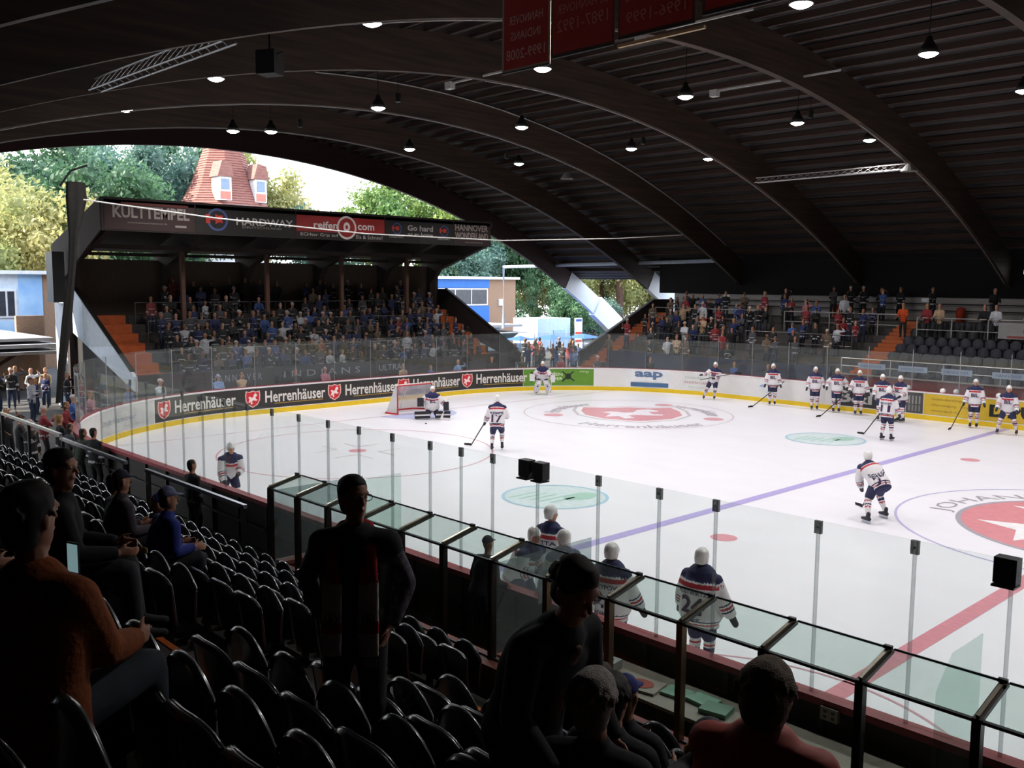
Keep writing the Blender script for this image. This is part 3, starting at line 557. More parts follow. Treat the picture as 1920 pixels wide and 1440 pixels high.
for y in (-9.6, -5.28, -.98, 3.37, 7.64, 11.3):
    g = G(); g.prism([(-34, 7.65), (-34, 8.8), (-40, 7.1), (-39.2, 4.9), (-38.9, 5.6), (-38.2, 6.35)], lambda u, v, w: (u, y-.15+w, v), .3); g.b2((-39.25, y-.2, 0), (-38.95, y+.2, 6.4)); g.build('bracket', mat('bracket', '2e2420', .8), rf)
G().b2((-36.2, -9.9, 6.95), (-36.0, 11.4, 7.15)).b2((-38.3, -9.9, 6.7), (-38.2, 11.4, 6.85)).build('roof_beam', mat('bracket', '2e2420', .8), rf)
g = G().b2((-39, -10.05, 6.2), (-34, -9.95, 8.9)); 
g = G(); g.prism([(-33.95, 7.65), (-33.95, 8.95), (-40.1, 7.15), (-40.1, 6.2), (-39.6, 5.2)], lambda u, v, w: (u, -10.05+w, v), .08); g.build('side_panel', mat('side_net', '332a24', .9), rf)
for i, y in enumerate((-5.47, -1.14, 3.21, 7.49)): G().b2((-.09, -.09, 0), (.09, .09, 4.2)).build('stand_post', mat('post_rust', '4a3022', .7), loc=(-36.5, y, ER[5][1]-.02), label='slim brown post inside the covered end stand, %s from the left' % nth(i), cat='post', group='posts of the end stand')
railm = mat('rail_grey', '5c5a58', .4, .7)
def rail(label, pts, z, n, grp=None, m=railm, r=.03, nm='handrail'):
    a, b = Vector(pts[0]), Vector(pts[1]); g = G().tube([a+Vector((0, 0, z)), b+Vector((0, 0, z))], r, 6); g2 = G()
    t = thing(nm, label, 'railing', a, group=grp); g = G().tube([Vector((0, 0, z)), b-a+Vector((0, 0, z))], r, 6); g.build('top_rail', m, t)
    g = G().tube([Vector((0, 0, z*.5)), b-a+Vector((0, 0, z*.5))], r*.7, 6); g.build('mid_rail', m, t)
    for k in range(n+1):
        q = (b-a)*k/n; G().tube([q, q+Vector((0, 0, z))], r, 6).build('rail_post', m, t)
    return t
for k, l in ((2, 'lower'), (5, 'middle'), (7, 'upper')): rail('thin grey crowd railing across the end stand, %s one' % l, ((ER[k][0]-.05, -7.3, ER[k][1]), (ER[k][0]-.05, 10.2, ER[k][1])), 1.0, 9, 'railings of the end stand', r=.022)
# fascia adverts (x=-33.9 plane, seen towards -x: u runs along +y)
def ffn(y0, z0, l=.012): return lambda u, v: (-33.9+l, y0+u, z0+v)
def fad(label, y0, y1, c, txt=(), ex=(), z0=7.68, z1=8.9):
    o = G().b2((-33.92, y0+.01, z0), (-33.9, y1-.01, z1)).build('fascia_advert', mat('fad_'+c, c, .6), label=label, cat='advertisement', group='adverts on the stand roof')
    for s_, h, yc_, zc, w, col_, b in txt:
        g = G(); put_text(g, s_, h, ffn(yc_, zc), w, b); g.build('lettering', mat('fink_'+col_, col_, .6), o)
    for fnc, col_, l in ex:
        g = G(); fnc(g, ffn(0, 0, l)); g.build('emblem', mat('fink_'+col_, col_, .6), o)
rr = lambda a, b, c_, d: (lambda g, F: flat(g, [(a, b), (c_, b), (c_, d), (a, d)], F))
fad('dark red roof advert with tall pale capitals at the left end', -9.9, -6.0, '2e1614', [('KULTTEMPEL', .5, -7.9, 8.42, 3.3, '8f8680', .03), ('www.kulttempel-hannover.de', .1, -8.1, 7.98, 1.7, '8f8680', 0)], [(rr(-6.9, 7.86, -6.4, 7.95), '8f8680', .012), (rr(-9.2, 8.72, -6.3, 8.82), '5c1814', .01)])
hk = lambda yc_, zc, r: [(lambda g, F: ring(g, yc_+.1*r, zc, r*.8, r, F, n=32), '3c4a7c', .01), (lambda g, F: (flat(g, [(yc_-r, zc-.35*r), (yc_-.6*r, zc-.35*r), (yc_-.6*r, zc+.45*r), (yc_-r, zc+.45*r)], F), flat(g, [(yc_-.6*r, zc-.05*r), (yc_-.1*r, zc-.05*r), (yc_-.1*r, zc+.2*r), (yc_-.6*r, zc+.2*r)], F), flat(g, [(yc_-.1*r, zc-.4*r), (yc_+.3*r, zc-.2*r), (yc_+.6*r, zc-.3*r), (yc_+.5*r, zc+.1*r), (yc_+.65*r, zc+.4*r), (yc_+.2*r, zc+.35*r), (yc_-.1*r, zc+.5*r)], F)), 'b03028', .014)]
fad('black roof advert with wide pale letters beside a ringed red mark', -5.97, -1.0, '15120f', [('HARDWAY', .34, -2.6, 8.28, 2.9, 'a9a6a2', .02), ('DEUTSCHLAND', .1, -2.75, 8.03, 2.0, '8f8c88', 0)], hk(-5.0, 8.3, .5))
fad('red roof advert with pale lettering around a white ring', -.97, 4.15, '8c1c18', [('reifen', .34, .65, 8.33, 1.35, 'cfc8c4', .02), ('com', .26, 3.0, 8.3, 1.0, 'cfc8c4', .02), ('ECHter Grip auf', .19, .3, 7.83, 2.1, 'b9b2ae', 0), ('Eis & Schnee!', .19, 3.2, 7.83, 1.6, 'b9b2ae', 0)],
    [(rr(-.96, 7.68, 4.14, 7.98), '15120f', .006), (lambda g, F: flat(g, disc2(1.85, 8.25, .55), F), '8c1c18', .008), (lambda g, F: ring(g, 1.85, 8.25, .47, .57, F), 'cfc8c4', .012), (lambda g, F: ring(g, 1.85, 8.28, .1, .24, F, asp=.8), 'cfc8c4', .012)])
fad('black roof advert with a two-line slogan between two ringed marks', 4.18, 8.7, '171310', [('Go hard', .3, 6.45, 8.42, 1.7, '9f9a96', .03), ('or go home', .28, 6.45, 8.06, 1.7, '9f9a96', .03), ('HARDWAY', .1, 4.9, 7.92, .9, 'a9a6a2', 0), ('HARDWAY', .1, 8.05, 7.92, .85, 'a9a6a2', 0)], hk(4.9, 8.35, .3)+hk(8.05, 8.35, .3))
fad('dark roof advert in two lines of tall pale letters at the right end', 8.73, 11.4, '2a1c1a', [('HANNOVER', .36, 10.05, 8.6, 2.4, '9a918c', .02), ('WONDERLAND', .36, 10.05, 8.16, 2.4, '9a918c', .02), ('www.wonderland.de', .08, 10.2, 7.82, 1.3, '8f8680', 0)])
G().b2((-.4, -.25, 0), (.4, .25, 2.2)).build('loudspeaker', blk, loc=(-37.9, -10.6, 4.6), label='tall black loudspeaker on the outer left side of the end stand', cat='loudspeaker')
G().b2((-.5, -.05, 0), (.5, .05, 4.6)).build('side_board', mat('parapet_white', 'c9d2dc', .6), loc=(-38.2, -10.4, -.04), label='white board under the black loudspeaker', cat='board')
# cloth banners on the end stand front and behind the goal
for i, (y0, y1, s_, c) in enumerate(((-6.5, -3.5, 'H A N N O V E R', '23272e'), (-3.2, 2.0, 'I N D I A N S', '2b3038'), (2.4, 4.4, 'ULTRAS', '1d2026'))):
    o = G().b2((0, 0, 0), (.02, y1-y0, .6)).build('cloth_banner', mat('ban_'+c, c, .8), loc=(-32.32, y0, 1.05), label='dark fan banner with pale letters on the end stand front, %s from the left' % nth(i), cat='banner')
    g = G(); put_text(g, s_, .3, lambda u, v: (.026, (y1-y0)/2+u, .3+v), (y1-y0)*.8); g.build('lettering', mat('ban_ink', '8a8f96', .8), o)

# ---------------------------------------------------------------- far stand
FR = [(17.6+.8*k, .95+.35*k) for k in range(9)]
FX0, FX1 = -32.3, 6
g = G()
for k, (y, z) in enumerate(FR): g.b2((FX0, y, 0), (FX1, y+.8, z))
g.b2((FX0, 24.8, 0), (FX1, 26.6, 3.75)); g.build('far_stand', mat('far_conc', '4a4644', .85, var=.2), label='stepped terrace of the far side stand', cat='grandstand')
for x0, x1, l in ((-32.1, -30.9, 'left end'), (-15.8, -14.6, 'middle')):
    g = G()
    for k, (y, z) in enumerate(FR): g.b2((x0, y-.004, z-.35), (x1, y, z)); g.b2((x0, y, z), (x1, y+.8, z+.012)); g.b2((x0, y-.4, z-.35), (x1, y, z-.17))
    g.build('orange_stair', mat('orange_far', 'a8582c', .75), label='orange-painted stair at the %s of the far stand' % l, cat='stair')
t = thing('stand_parapet', 'dark sloping parapet with pale coping at the left end of the far stand', 'parapet', (-32.5, 0, 0))
g = G(); g.prism([(17.4, .6), (17.4, 1.5), (19.4, 2.25), (24.6, 4.6), (26.6, 4.6), (26.6, 3.3)], lambda u, v, w: (w, u, v), .15); g.build('panel', dk, t); G().bar((.08, 17.6, 1.6), (.08, 24.6, 4.65), .18, .05).build('coping', mat('coping', '8f9298', .5), t)
whr = mat('rail_white', 'b8b6b4', .35, .6)
rail('white crowd railing in the upper left of the far stand', ((-30.6, 22.4, FR[6][1]), (-23.2, 22.4, FR[6][1])), 1.1, 5, 'railings of the far stand', whr); rail('white crowd railing in the upper middle of the far stand', ((-21.6, 22.4, FR[6][1]), (-14.9, 22.4, FR[6][1])), 1.1, 5, 'railings of the far stand', whr)
rail('white railing in front of the upper walkway at right of the far stand', ((-14.0, 21.9, 2.9), (-4, 21.9, 2.9)), 1.15, 6, 'railings of the far stand', whr); rail('grey crowd railing low in the left half of the far stand', ((-29.5, 19.2, FR[2][1]), (-23.5, 19.2, FR[2][1])), 1.1, 4, 'railings of the far stand', railm); rail('grey crowd railing low in the middle of the far stand', ((-22.5, 20.0, FR[3][1]), (-16.4, 20.0, FR[3][1])), 1.1, 4, 'railings of the far stand', railm)
for z in (4.3, 4.65): cable('%s dark rail on the grey far wall' % ('lower' if z < 4.5 else 'upper'), [(-31.5, 26.4, z), (6, 26.4, z)], .03, frame_m, 'wall_rail', 'rail')
for i, x in enumerate((-29.6, -25.2, -20.5, -13.6, -6.2)):
    t = thing('wall_cushion', 'orange round-topped bin on the upper walkway of the far stand, %s from the left' % nth(i), 'bin', (x, 26.2, 3.75), group='orange bins of the far stand'); G().lathe([(0, 0), (.22, 0), (.24, .5), (.2, .72), (0, .78)], n=14).build('body', mat('bin_orange', 'b23a1c', .7), t, smooth=True)
for i, x in enumerate((-28.2, -15.6)): G().b2((-.22, -.03, 0), (.22, .03, .2)).build('exit_sign', mat('exit', 'b9bcc0', .5, emit=.15), loc=(x, 26.58, 4.75), label='small pale sign on the grey wall, %s from the left' % nth(i), cat='sign', group='pale signs on the far wall')
o = G().b2((0, 0, 0), (2.6, .02, .75)).build('fan_flag', mat('flag_white', '8f8c8c', .8), loc=(-10.2, 21.85, 3.2), label='white fan flag with red print hanging on the right railing', cat='flag'); G().add([(1.3+a, -.005, .38+b) for a, b in disc2(0, 0, .22)], [tuple(range(28))]).b2((.4, -.006, .05), (2.2, -.004, .14)).build('red_print', mat('towel_red2', '8a3c38', .8), o)
# blue barrier block and red bench wall
G().b2((-29.8, 17.0, 0), (-15.9, 17.15, 1.75)).build('barrier_wall', mat('barrier_blue', '1c2440', .7, var=.3), label='dark blue barrier in front of the far stand', cat='barrier')
bw = thing('bench_wall', 'low red wall behind the team benches on the far side', 'low wall', (0, 0, 0)); G().b2((-15.6, 17.0, .0), (6, 17.2, 1.45)).build('panel', mat('bench_red', '701a1c', .6, var=.2), bw); G().b2((-15.6, 16.95, 1.45), (6, 17.25, 1.5)).build('coping', mat('coping_pale', '8c8280', .5), bw)
G().b2((-15.6, 15.25, 0), (6, 17.0, .35)).build('team_platform', mat('rubber', '1c1a19', .8), label='dark floor platform of the far team benches', cat='platform')
tbm = thing('players_bench', 'long dark bench of the far team box', 'bench', (-15.3, 16.35, .35)); G().b2((0, 0, .42), (20, .35, .47)).build('seat', mat('bench_wood', '4a3a2a', .6), tbm)
for x in np.arange(.2, 20, 2.4): G().b2((x, .04, 0), (x+.06, .3, .42)).build('leg', frame_m, tbm)
rail('long white handrail above the red bench wall', ((-15.4, 17.1, 1.5), (5.8, 17.1, 1.5)), .72, 9, None, whr, .025)
for i, x in enumerate((-13.9, -12.0, -10.1, -8.0, -5.8)):
    o = G().b2((-.65, -.02, 0), (.65, 0, .26)).build('name_plate', mat('plate_pale', '8a98ac', .5), loc=(x, 17.05, 1.78), label='pale blue plate under the far handrail, %s from the left' % nth(i), cat='sign', group='plates under the far handrail')
    g = G(); put_text(g, 'HANNOVER', .11, lambda u, v: (u, -.024, .13+v), 1.0); g.build('lettering', mat('plate_ink', '3c4c70', .5), o)
helm = mat('helmet_white', 'e4e2e0', .25, coat=.4, var=.03)
def helmet_shape(g, mi=0):
    g.lathe([(0, .13), (.05, .125), (.09, .10), (.115, .05), (.12, 0), (.115, -.04), (.105, -.05)], n=16, mi=mi, sc=(1, 1.12)); g.box((0, .02, .128), (.03, .12, .015), mi)
for i, (x, y) in enumerate(((-11.9, 15.9), (-11.4, 16.0), (-9.9, 15.9), (-9.4, 16.0), (-7.7, 15.9), (-7.2, 15.8))):
    g = G(); helmet_shape(g); g.build('bench_helmet', helm, loc=(x, y-.7, 1.25), label='white helmet resting on the far boards, %s from the left' % nth(i), cat='helmet', group='helmets on the far boards', smooth=True)
# ================================================================ near stand and seats
def NR(n): return (-22.93+.8*n, 3.12-.38*n)        # seat back line y and tread height
nsm = mat('near_conc', '3b352e', .9, var=.25, bump=.3)
g = G()
for n in range(-3, 7):
    y, z = NR(n); g.b2((-16.6, y-.15, 0), (9.5, (y+.65 if n < 6 else YB-.14), z))
g.build('near_stand', nsm, label='stepped concrete terrace of the near seating stand', cat='grandstand')
carp = mat('carpet', '3a3632', .95, var=.2, scale=8)
for n in range(-1, 6):
    y, z = NR(n); x0, x1 = -1.45, .72
    t = thing('aisle_step', 'dark step of the near aisle with orange edge, %s row from the front' % nth(6-n), 'step', (x0, y+.3, z-.19), group='steps of the near aisle')
    G().b2((.1, .35, -.19), (x1-x0-.1, .65, .0)).build('tread', carp, t)
    G().b2((0, .3, .192), (.5, .352, .197)).b2((0, .345, -.0), (.9, .354, .19)).b2((1.6, .3, .192), (x1-x0, .352, .197)).build('orange_edge', mat('orange_edge', 'b5540e', .7), t)
for n, x in ((1, -1.3),):
    y, z = NR(n); o = G().tube([(0, 0, 0), (0, .012, 0)], .085, 20).build('row_sign', mat('sign_pale', 'a9a298', .6), loc=(-1.55, y+.62, z+.02), label='round pale sign with the number 7 beside the aisle', cat='sign')
    g = G(); put_text(g, '7', .09, lambda u, v: (u, -.004, v), None, .02); g.build('numeral', blk, o)
seatm = mat('seat_plastic', '10131f', .3, var=.1, spec=1.0, coat=1.0); seatd = mat('seat_frame', '121212', .5, .4)
def shell(g, w, z0, z1, y0, lean=0.0, rnd=.14, depth=.05, th=.02, nu=12, nv=7, pw=2.4, mi=0, rim=None):
    """curved seat shell with a rounded top edge"""
    for side in (0, 1):
        vs = []
        for j in range(nv+1):
            for i in range(nu+1):
                u = -1+2*i/nu; v = j/nv
                hz = (z1-z0)*(1-(abs(u)**pw)*rnd/(z1-z0)*1.2); z = z0+v*hz; x = u*w/2*(1-.12*(1-v))
                y = y0+lean*v+depth*(1-u*u)*(-1)+(th if side else 0)
                vs.append((x, y, z))
        n = nu+1; fs = [(j*n+i, j*n+i+1, (j+1)*n+i+1, (j+1)*n+i) for j in range(nv) for i in range(nu)]
        g.add(vs, fs if not side else [f[::-1] for f in fs], mi)
    def ed(i, j, s): 
        u = -1+2*i/nu; v = j/nv; hz = (z1-z0)*(1-(abs(u)**pw)*rnd/(z1-z0)*1.2)
        return (u*w/2*(1-.12*(1-v)), y0+lean*v-depth*(1-u*u)+th/2, z0+v*hz)
    g.tube([ed(0, j, 0) for j in range(nv)]+[ed(i, nv, 0) for i in range(nu+1)]+[ed(nu, j, 0) for j in range(nv-1, -1, -1)], rim or th*.85, 6, mi)
def lip(g, w, z1, y0, lean, rnd, depth, pw, wd=.05, nu=12, z0=.36):
    vs = []
    for i in range(nu+1):
        u = -1+2*i/nu; hz = (z1-z0)*(1-(abs(u)**pw)*rnd/(z1-z0)*1.2)
        for q, (dy, dz) in enumerate(((-wd*.6, -.016), (-wd*.3, -.001), (0, .003), (wd*.4, -.008))): vs.append((u*w/2*1.0, y0+lean-depth*(1-u*u)+dy, z0+hz+dz+.012))
    g.add(vs, [(4*i+a, 4*i+a+1, 4*i+a+5, 4*i+a+4) for i in range(nu) for a in range(3)])
def chair_proto(down):
    t = thing('stadium_chair', '', 'seat', (0, 0, 0))
    g = G(); shell(g, .46, .36, .83, .03, -.05, rnd=.07, pw=3.4, rim=.016); lip(g, .47, .83, .03, -.05, .07, .05, 3.4); g.build('backrest', seatm, t, smooth=True)
    if down:
        G().box((0, .27, .41), (.42, .42, .03)).tube([(-.2, .48, .41), (.2, .48, .41)], .02, 6).build('seat', seatm, t)
    else:
        g = G(); shell(g, .44, .36, .84, .19, -.0, rnd=.14, depth=.03, th=.025, rim=.016); lip(g, .45, .84, .2, 0, .14, .03, 2.4); g.build('seat', seatm, t, smooth=True)
    G().b2((-.2, .02, .33), (.2, .1, .38)).build('hinge_rail', seatd, t); G().b2((-.025, .03, 0), (.025, .09, .34)).b2((-.07, 0, 0), (.07, .14, .012)).build('leg', seatd, t)
    return t
ch_up = chair_proto(False); ch_dn = chair_proto(True); used = {0: False, 1: False}
def px_of(p):
    d = Vector(p)-Vector((CX, CY, CZ)); z = d.dot(fw)
    return (960+FPX*d.dot(rt2)/z, 720-FPX*d.dot(up2)/z, z) if z > .1 else (-9e9, 0, z)
OCC = []    # (row, x) places where people sit; filled before seats are set
def set_seats():
    for n in range(-2, 7):
        y, z = NR(n)
        for blk_, xs in (('left block', [-1.68-.492*i for i in range(30)]), ('right block', [.98+.51*i for i in range(14)])):
            for i, x in enumerate(xs):
                u, v, d = px_of((x, y, z+.8)); 
                if u < -40 or u > 1960 or v > 1500 or d < .7: continue
                occ = any(r == n and abs(x-xx) < .27 for r, xx in OCC); src = ch_dn if occ else ch_up; kk = 1 if occ else 0
                lab = ('%s from the aisle, %s row from the front, %s' % (nth(i), nth(6-n), blk_))
                lab = ('dark seat in use, ' if occ else 'dark blue folded seat, ')+lab
                if not used[kk]: src.location = (x, y, z); src['label'] = lab; src['group'] = 'seats of the near stand'; used[kk] = True
                else: dup(src, (x, y, z), 0, lab, 'seats of the near stand')
fsm = mat('far_seat', '2c2b36', .45, var=.2); fsm2 = mat('far_seat_black', '14141a', .4)
g = G(); shell(g, .46, .34, .8, .22, .03, nu=6, nv=3); g.box((0, .02, .4), (.43, .4, .04)); g.box((0, .15, .17), (.06, .06, .34)); fs0 = g.build('plastic_chair', fsm, smooth=False)
fs0.location = (99, 0, 0); first = True
for k in range(7):
    y, z = FR[k]
    for i in range(21):
        x = -14.2+.55*i+(.0 if k < 5 else .0); u, v, d = px_of((x, y, z+.8))
        if u > 1950: continue
        lab = 'empty grey seat right of the orange stair, %s row up, %s from the stair' % (nth(k), nth(i))
        o = fs0 if first else fs0.copy()
        if not first: COL.objects.link(o)
        first = False; o.location = (x, y+.35, z); o['label'] = lab; o['category'] = 'seat'; o['group'] = 'empty seats of the far stand'
        if k >= 5: o.material_slots[0].link = 'OBJECT'; o.material_slots[0].material = fsm2
# handrails at the lower left of the near stand
brr = mat('rail_bright', 'b9b9c0', .18, .9)
def bar_rail(label, x0, x1, y, z, h, post):
    t = thing('handrail', label, 'railing', (x0, y, z)); G().b2((0, -.03, h-.03), (x1-x0, .03, h+.03)).build('top_rail', brr, t)
    for x in post: G().b2((x-.03, -.03, 0), (x+.03, .03, h)).build('rail_post', frame_m, t)
bar_rail('bright steel handrail in front of the near stand at far left', -15.1, -11.5, -17.85, .84, 1.38, (.1, 3.5)); bar_rail('steel handrail in front of the near stand beside the bench enclosure', -10.6, -6.9, -17.85, .84, 1.38, (.1, 3.62)); bar_rail('thin dark handrail at the left edge of the near stand', -19.5, -15.1, -17.85, .0, 2.3, (.1, 2.2))

# ================================================================ outside
brick = mat('brick', 'a08068', .85, var=.25, scale=6, stretch=(1, 1, 4)); mural = mat('mural', 'b4d4ee', .7, c2='84b0e0', scale=.5); blu = mat('fascia_blue', '2f6fc0', .6); paleb = mat('pale_wall', 'cfdbe8', .7); wfr = mat('window_white', 'e4e6ea', .5); wgl = mat('window_dark', '3c4048', .15, var=.3); roofg = mat('roof_grey', 'a5a4a6', .7)
def bwin(b, y0, y1, z0, z1, n, x=0):
    f = G().b2((x, y0, z0), (x+.12, y1, z1)).build('window_frame', wfr, b)
    for i in range(n): 
        a = y0+.12+(y1-y0-.12)*i/n; c = y0+(y1-y0-.12)*(i+1)/n
        G().b2((x+.1, a, z0+.12), (x+.14, c, z1-.12)).build('pane', wgl, f)
b = thing('clubhouse', 'flat-roofed building with blue mural, white window and brick end beyond the hall', 'building', (-58, -3.9, 0))
G().b2((-8, -40, -.4), (0, -.2, 5.9)).build('wall', brick, b); G().b2((0, -40, 1.0), (.05, -2.5, 5.9)).build('white_render', paleb, b, label='white rendered wall'); G().b2((0, -2.6, 1.0), (.07, -1.2, 5.9)).b2((0, -40, 1.0), (.07, -1.2, 3.0)).build('mural', mural, b, label='pale blue painted mural'); G().b2((-8.3, -40.2, 5.9), (.4, 0, 6.12)).build('roof', wfr, b); G().b2((.06, -9, 1.3), (.1, -1.2, 2.0)).build('base_strip', mat('base_grey', '9aa6b4', .7), b)
bwin(b, -4.4, -2.75, 3.2, 4.95, 3)
b = thing('clubhouse', 'flat-roofed brick building with a blue fascia and big windows seen right of the end stand', 'building', (-58, 26, 0))
G().b2((-8, -6, -.4), (0, 10.4, 5.9)).build('wall', brick, b); G().b2((0, -6, 5.12), (.1, 7.0, 5.9)).build('fascia', blu, b, label='blue fascia'); G().b2((-8.3, -6.2, 5.9), (.4, 10.6, 6.12)).build('roof', wfr, b); bwin(b, 1.0, 6.8, 3.55, 5.08, 3); G().b2((0, 0, .6), (.1, 7.0, 3.5)).build('lower_panel', blu, b)
G().b2((0, 8.2, 3.5), (.15, 8.7, 4.1)).build('wall_lamp', wfr, b)
b = thing('snack_kiosk', 'low kiosk with a projecting pale roof and an open dark counter below the blue building', 'kiosk', (-52, 22, 0))
G().b2((-3, -3, -.4), (0, 7, 1.9)).build('wall', paleb, b); G().b2((-3.3, -3.2, 2.0), (2.2, 7.4, 2.2)).b2((-3.3, -3.2, 1.55), (3.0, 7.2, 1.62)).build('roof', roofg, b, label='stacked pale roof edges'); G().b2((0, -2.6, .2), (.06, 4.6, 1.5)).build('counter_opening', mat('counter_dark', '4a3a30', .8), b); G().add([(.1, 4.6, 1.5), (2.4, 6.8, 1.5), (.1, 6.8, .1)], [(0, 1, 2)]).build('side_shutter', mat('shutter_blue', '9fd0e4', .6), b)
b = thing('container_shed', 'pale grey shed wall with a small door right of the kiosk', 'shed', (-50, 31.4, -.3)); G().b2((-3, 0, 0), (0, 4.0, 2.9)).build('wall', mat('shed_blue', 'b4cbe6', .6), b); G().b2((0, 1.9, .3), (.05, 3.3, 1.9)).build('door', mat('shed_door', '9cb8d8', .6), b)
g = G().b2((0, 0, 0), (.1, .9, 2.9)).b2((.09, .05, .8), (.12, .85, 1.0), 1).b2((.09, .05, 1.5), (.12, .85, 1.7), 1).b2((.09, .1, 2.6), (.12, .8, 2.8), 2); g.build('advert_board', [wfr, mat('red_print2', 'c83c30', .6), mat('blue_print2', '2c4a9c', .6)], loc=(-49.5, 35.4, -.3), label='tall white advert board with red bands beside the grey shed', cat='sign')
for i, (y, w) in enumerate(((27.6, 1.8), (30.4, 2.4), (33.6, 2.2))):
    t = thing('market_parasol', 'small blue market canopy among the people outside, %s from the left' % nth(i), 'canopy', (-43.5+i*.4, y-4.5, -.3), group='blue canopies outside'); G().add([(-w/2, -w/2, 1.75), (w/2, -w/2, 1.75), (w/2, w/2, 1.75), (-w/2, w/2, 1.75), (0, 0, 2.05)], [(0, 1, 4), (1, 2, 4), (2, 3, 4), (3, 0, 4), (3, 2, 1, 0)]).build('canopy', mat('canopy_blue', '2f62b8', .6), t); G().tube([(0, 0, 0), (0, 0, 2)], .03).build('pole', alu, t)
b = thing('entrance_canopy', 'long pale awning roof with stacked edges over the outside walkway at far left', 'awning', (-46, -13, 0))
G().b2((-10, -14, 2.55), (2, 4.1, 2.7)).b2((-10, -14, 2.25), (2.6, 4.2, 2.42)).b2((-10, -14, 1.95), (3.0, 4.2, 2.1)).build('roof', roofg, b); G().b2((-8, 3.2, -.4), (0, 4.0, 2.0)).b2((-4, 4, -.4), (-3.7, 5.4, 3.6)).build('wall', brick, b); G().bar((.1, .2, 0.2), (.1, 3.2, 2.0), .15).build('brace', woodr, b); G().b2((-9, -6, 0.2), (-8.8, 1.4, 2.0)).build('rear_panel', mat('shutter_blue', '9fd0e4', .6), b)
# tower
tl = mat('roof_tile', '966a60', .8, var=.3, scale=2, stretch=(1, 1, 9), c2='7c5048'); tw = mat('tower_white', 'e6e4e6', .7)
b = thing('round_tower', 'red-tiled pointed tower roof with two white dormers rising behind the end stand', 'tower', (-80, 18.4, 0))
def oct_(r, z, n=8): return [(r*math.cos(2*pi*k/n+pi/8), r*math.sin(2*pi*k/n+pi/8), z) for k in range(n)]
g = G(); lv = [(4.2, 12.6), (3.1, 14.6), (2.5, 16.2), (1.7, 18.4), (1.2, 19.6)]
vs = sum([oct_(r, z) for r, z in lv], [])
g.add(vs, [(8*i+k, 8*i+(k+1) % 8, 8*i+8+(k+1) % 8, 8*i+8+k) for i in range(4) for k in range(8)]); g.build('roof', tl, b); G().lathe([(3.9, 0), (3.9, 12.5), (4.3, 12.6)], n=8).build('wall', tw, b)
g = G()
for q in range(28): 
    z = 12.8+q*.24; r = np.interp(z, [l[1] for l in lv], [l[0] for l in lv])+.03; g.tube([*[Vector(p) for p in oct_(r, z)], Vector(oct_(r, z)[0])], .03, 4)
g.build('tile_course', mat('tile_dark', '8a4c40', .8), b)
for sy in (-1.7, 1.9):
    d = G().b2((2.2, sy-.62, 13.0), (3.7, sy+.62, 15.2)).build('dormer', tw, b); G().b2((3.7, sy-.4, 14.0), (3.76, sy+.4, 14.95)).build('dormer_window', mat('dormer_glass', '7c8ea8', .2), d)
    G().prism([(sy-.8, 15.15), (sy+.8, 15.15), (sy+.55, 16.4), (sy-.35, 16.6)], lambda u, v, w: (3.85-w, u, v), 1.8).build('dormer_roof', tl, d); G().b2((3.7, sy-.5, 13.1), (3.74, sy+.5, 13.8)).build('brick_panel', mat('dormer_brick', 'c88070', .8), d)
# lamp post outside
t = thing('street_lamp', 'thin grey lamp post beyond the far right of the open end', 'lamp post', (-46, 43, -.3)); G().tube([(0, 0, 0), (0, 0, 7)], .09).build('pole', alu, t); G().b2((-.4, -.2, 5.2), (.4, .2, 5.5)).b2((-.3, -.15, 6.3), (.3, .15, 6.5)).build('lamp_head', wfr, t)
G().tube([(0, 0, 0), (0, .3, 4), (0, 0, 7)], [.5, .42, .35], 10).build('tree_trunk', mat('bark', '5a4034', .9, var=.3), loc=(-62, 56, -.3), label='thick brown tree trunk standing right of the brick building', cat='tree trunk')
# trees
def leafmat(name, c, c2):
    m = mat(name, c, .55, c2=c2, scale=.35); nt = m.node_tree; b_ = nt.nodes['Principled BSDF']
    tr = nt.nodes.new('ShaderNodeBsdfTranslucent'); mx = nt.nodes.new('ShaderNodeMixShader'); mx.inputs[0].default_value = .4
    ramp = [n for n in nt.nodes if n.type == 'VALTORGB'][0]; nt.links.new(ramp.outputs[0], tr.inputs[0])
    nt.links.new(b_.outputs[0], mx.inputs[1]); nt.links.new(tr.outputs[0], mx.inputs[2]); nt.links.new(mx.outputs[0], [n for n in nt.nodes if n.type == 'OUTPUT_MATERIAL'][0].inputs[0]); return m
LM = [leafmat('leaf_deep', '5c8058', '38583e'), leafmat('leaf_mid', '8a9c50', '50743c'), leafmat('leaf_sunlit', 'beb67c', '8a9256'), leafmat('leaf_blue', '6c8a7c', '48685c')]  # yellow leaves carry painted-in sunlight on the crowns
def crown_mesh(seed, n):
    r = np.random.RandomState(seed); g = G()
    cl = [(r.normal(0, .42, 3)*np.array([1, 1, .9])) for _ in range(34)]
    for i in range(n):
        c = cl[r.randint(len(cl))]; d = r.normal(0, 1, 3); d /= np.linalg.norm(d); p = c+d*(.16+.16*r.rand()); p[2] += .0
        a = r.normal(0, 1, 3); a /= np.linalg.norm(a); b_ = np.cross(a, d+r.normal(0, .5, 3)); b_ /= np.linalg.norm(b_)+1e-6; s = .02+.026*r.rand()
        g.add([p-a*s, p-b_*s*.55, p+a*s, p+b_*s*.55], [(0, 1, 2, 3)])
    for c in cl:
        g.lathe([(0, -.13), (.1, -.09), (.13, 0), (.1, .09), (0, .13)], c, n=7)
    return g
CM = [crown_mesh(s, 11000) for s in (1, 2, 3)]; trunkm = mat('bark', '5a4034')
CME = []
for i, c in enumerate(CM):
    me = bpy.data.meshes.new('crown'); me.from_pydata(c.v, [], c.f); me.materials.append(LM[0]); CME.append(me)
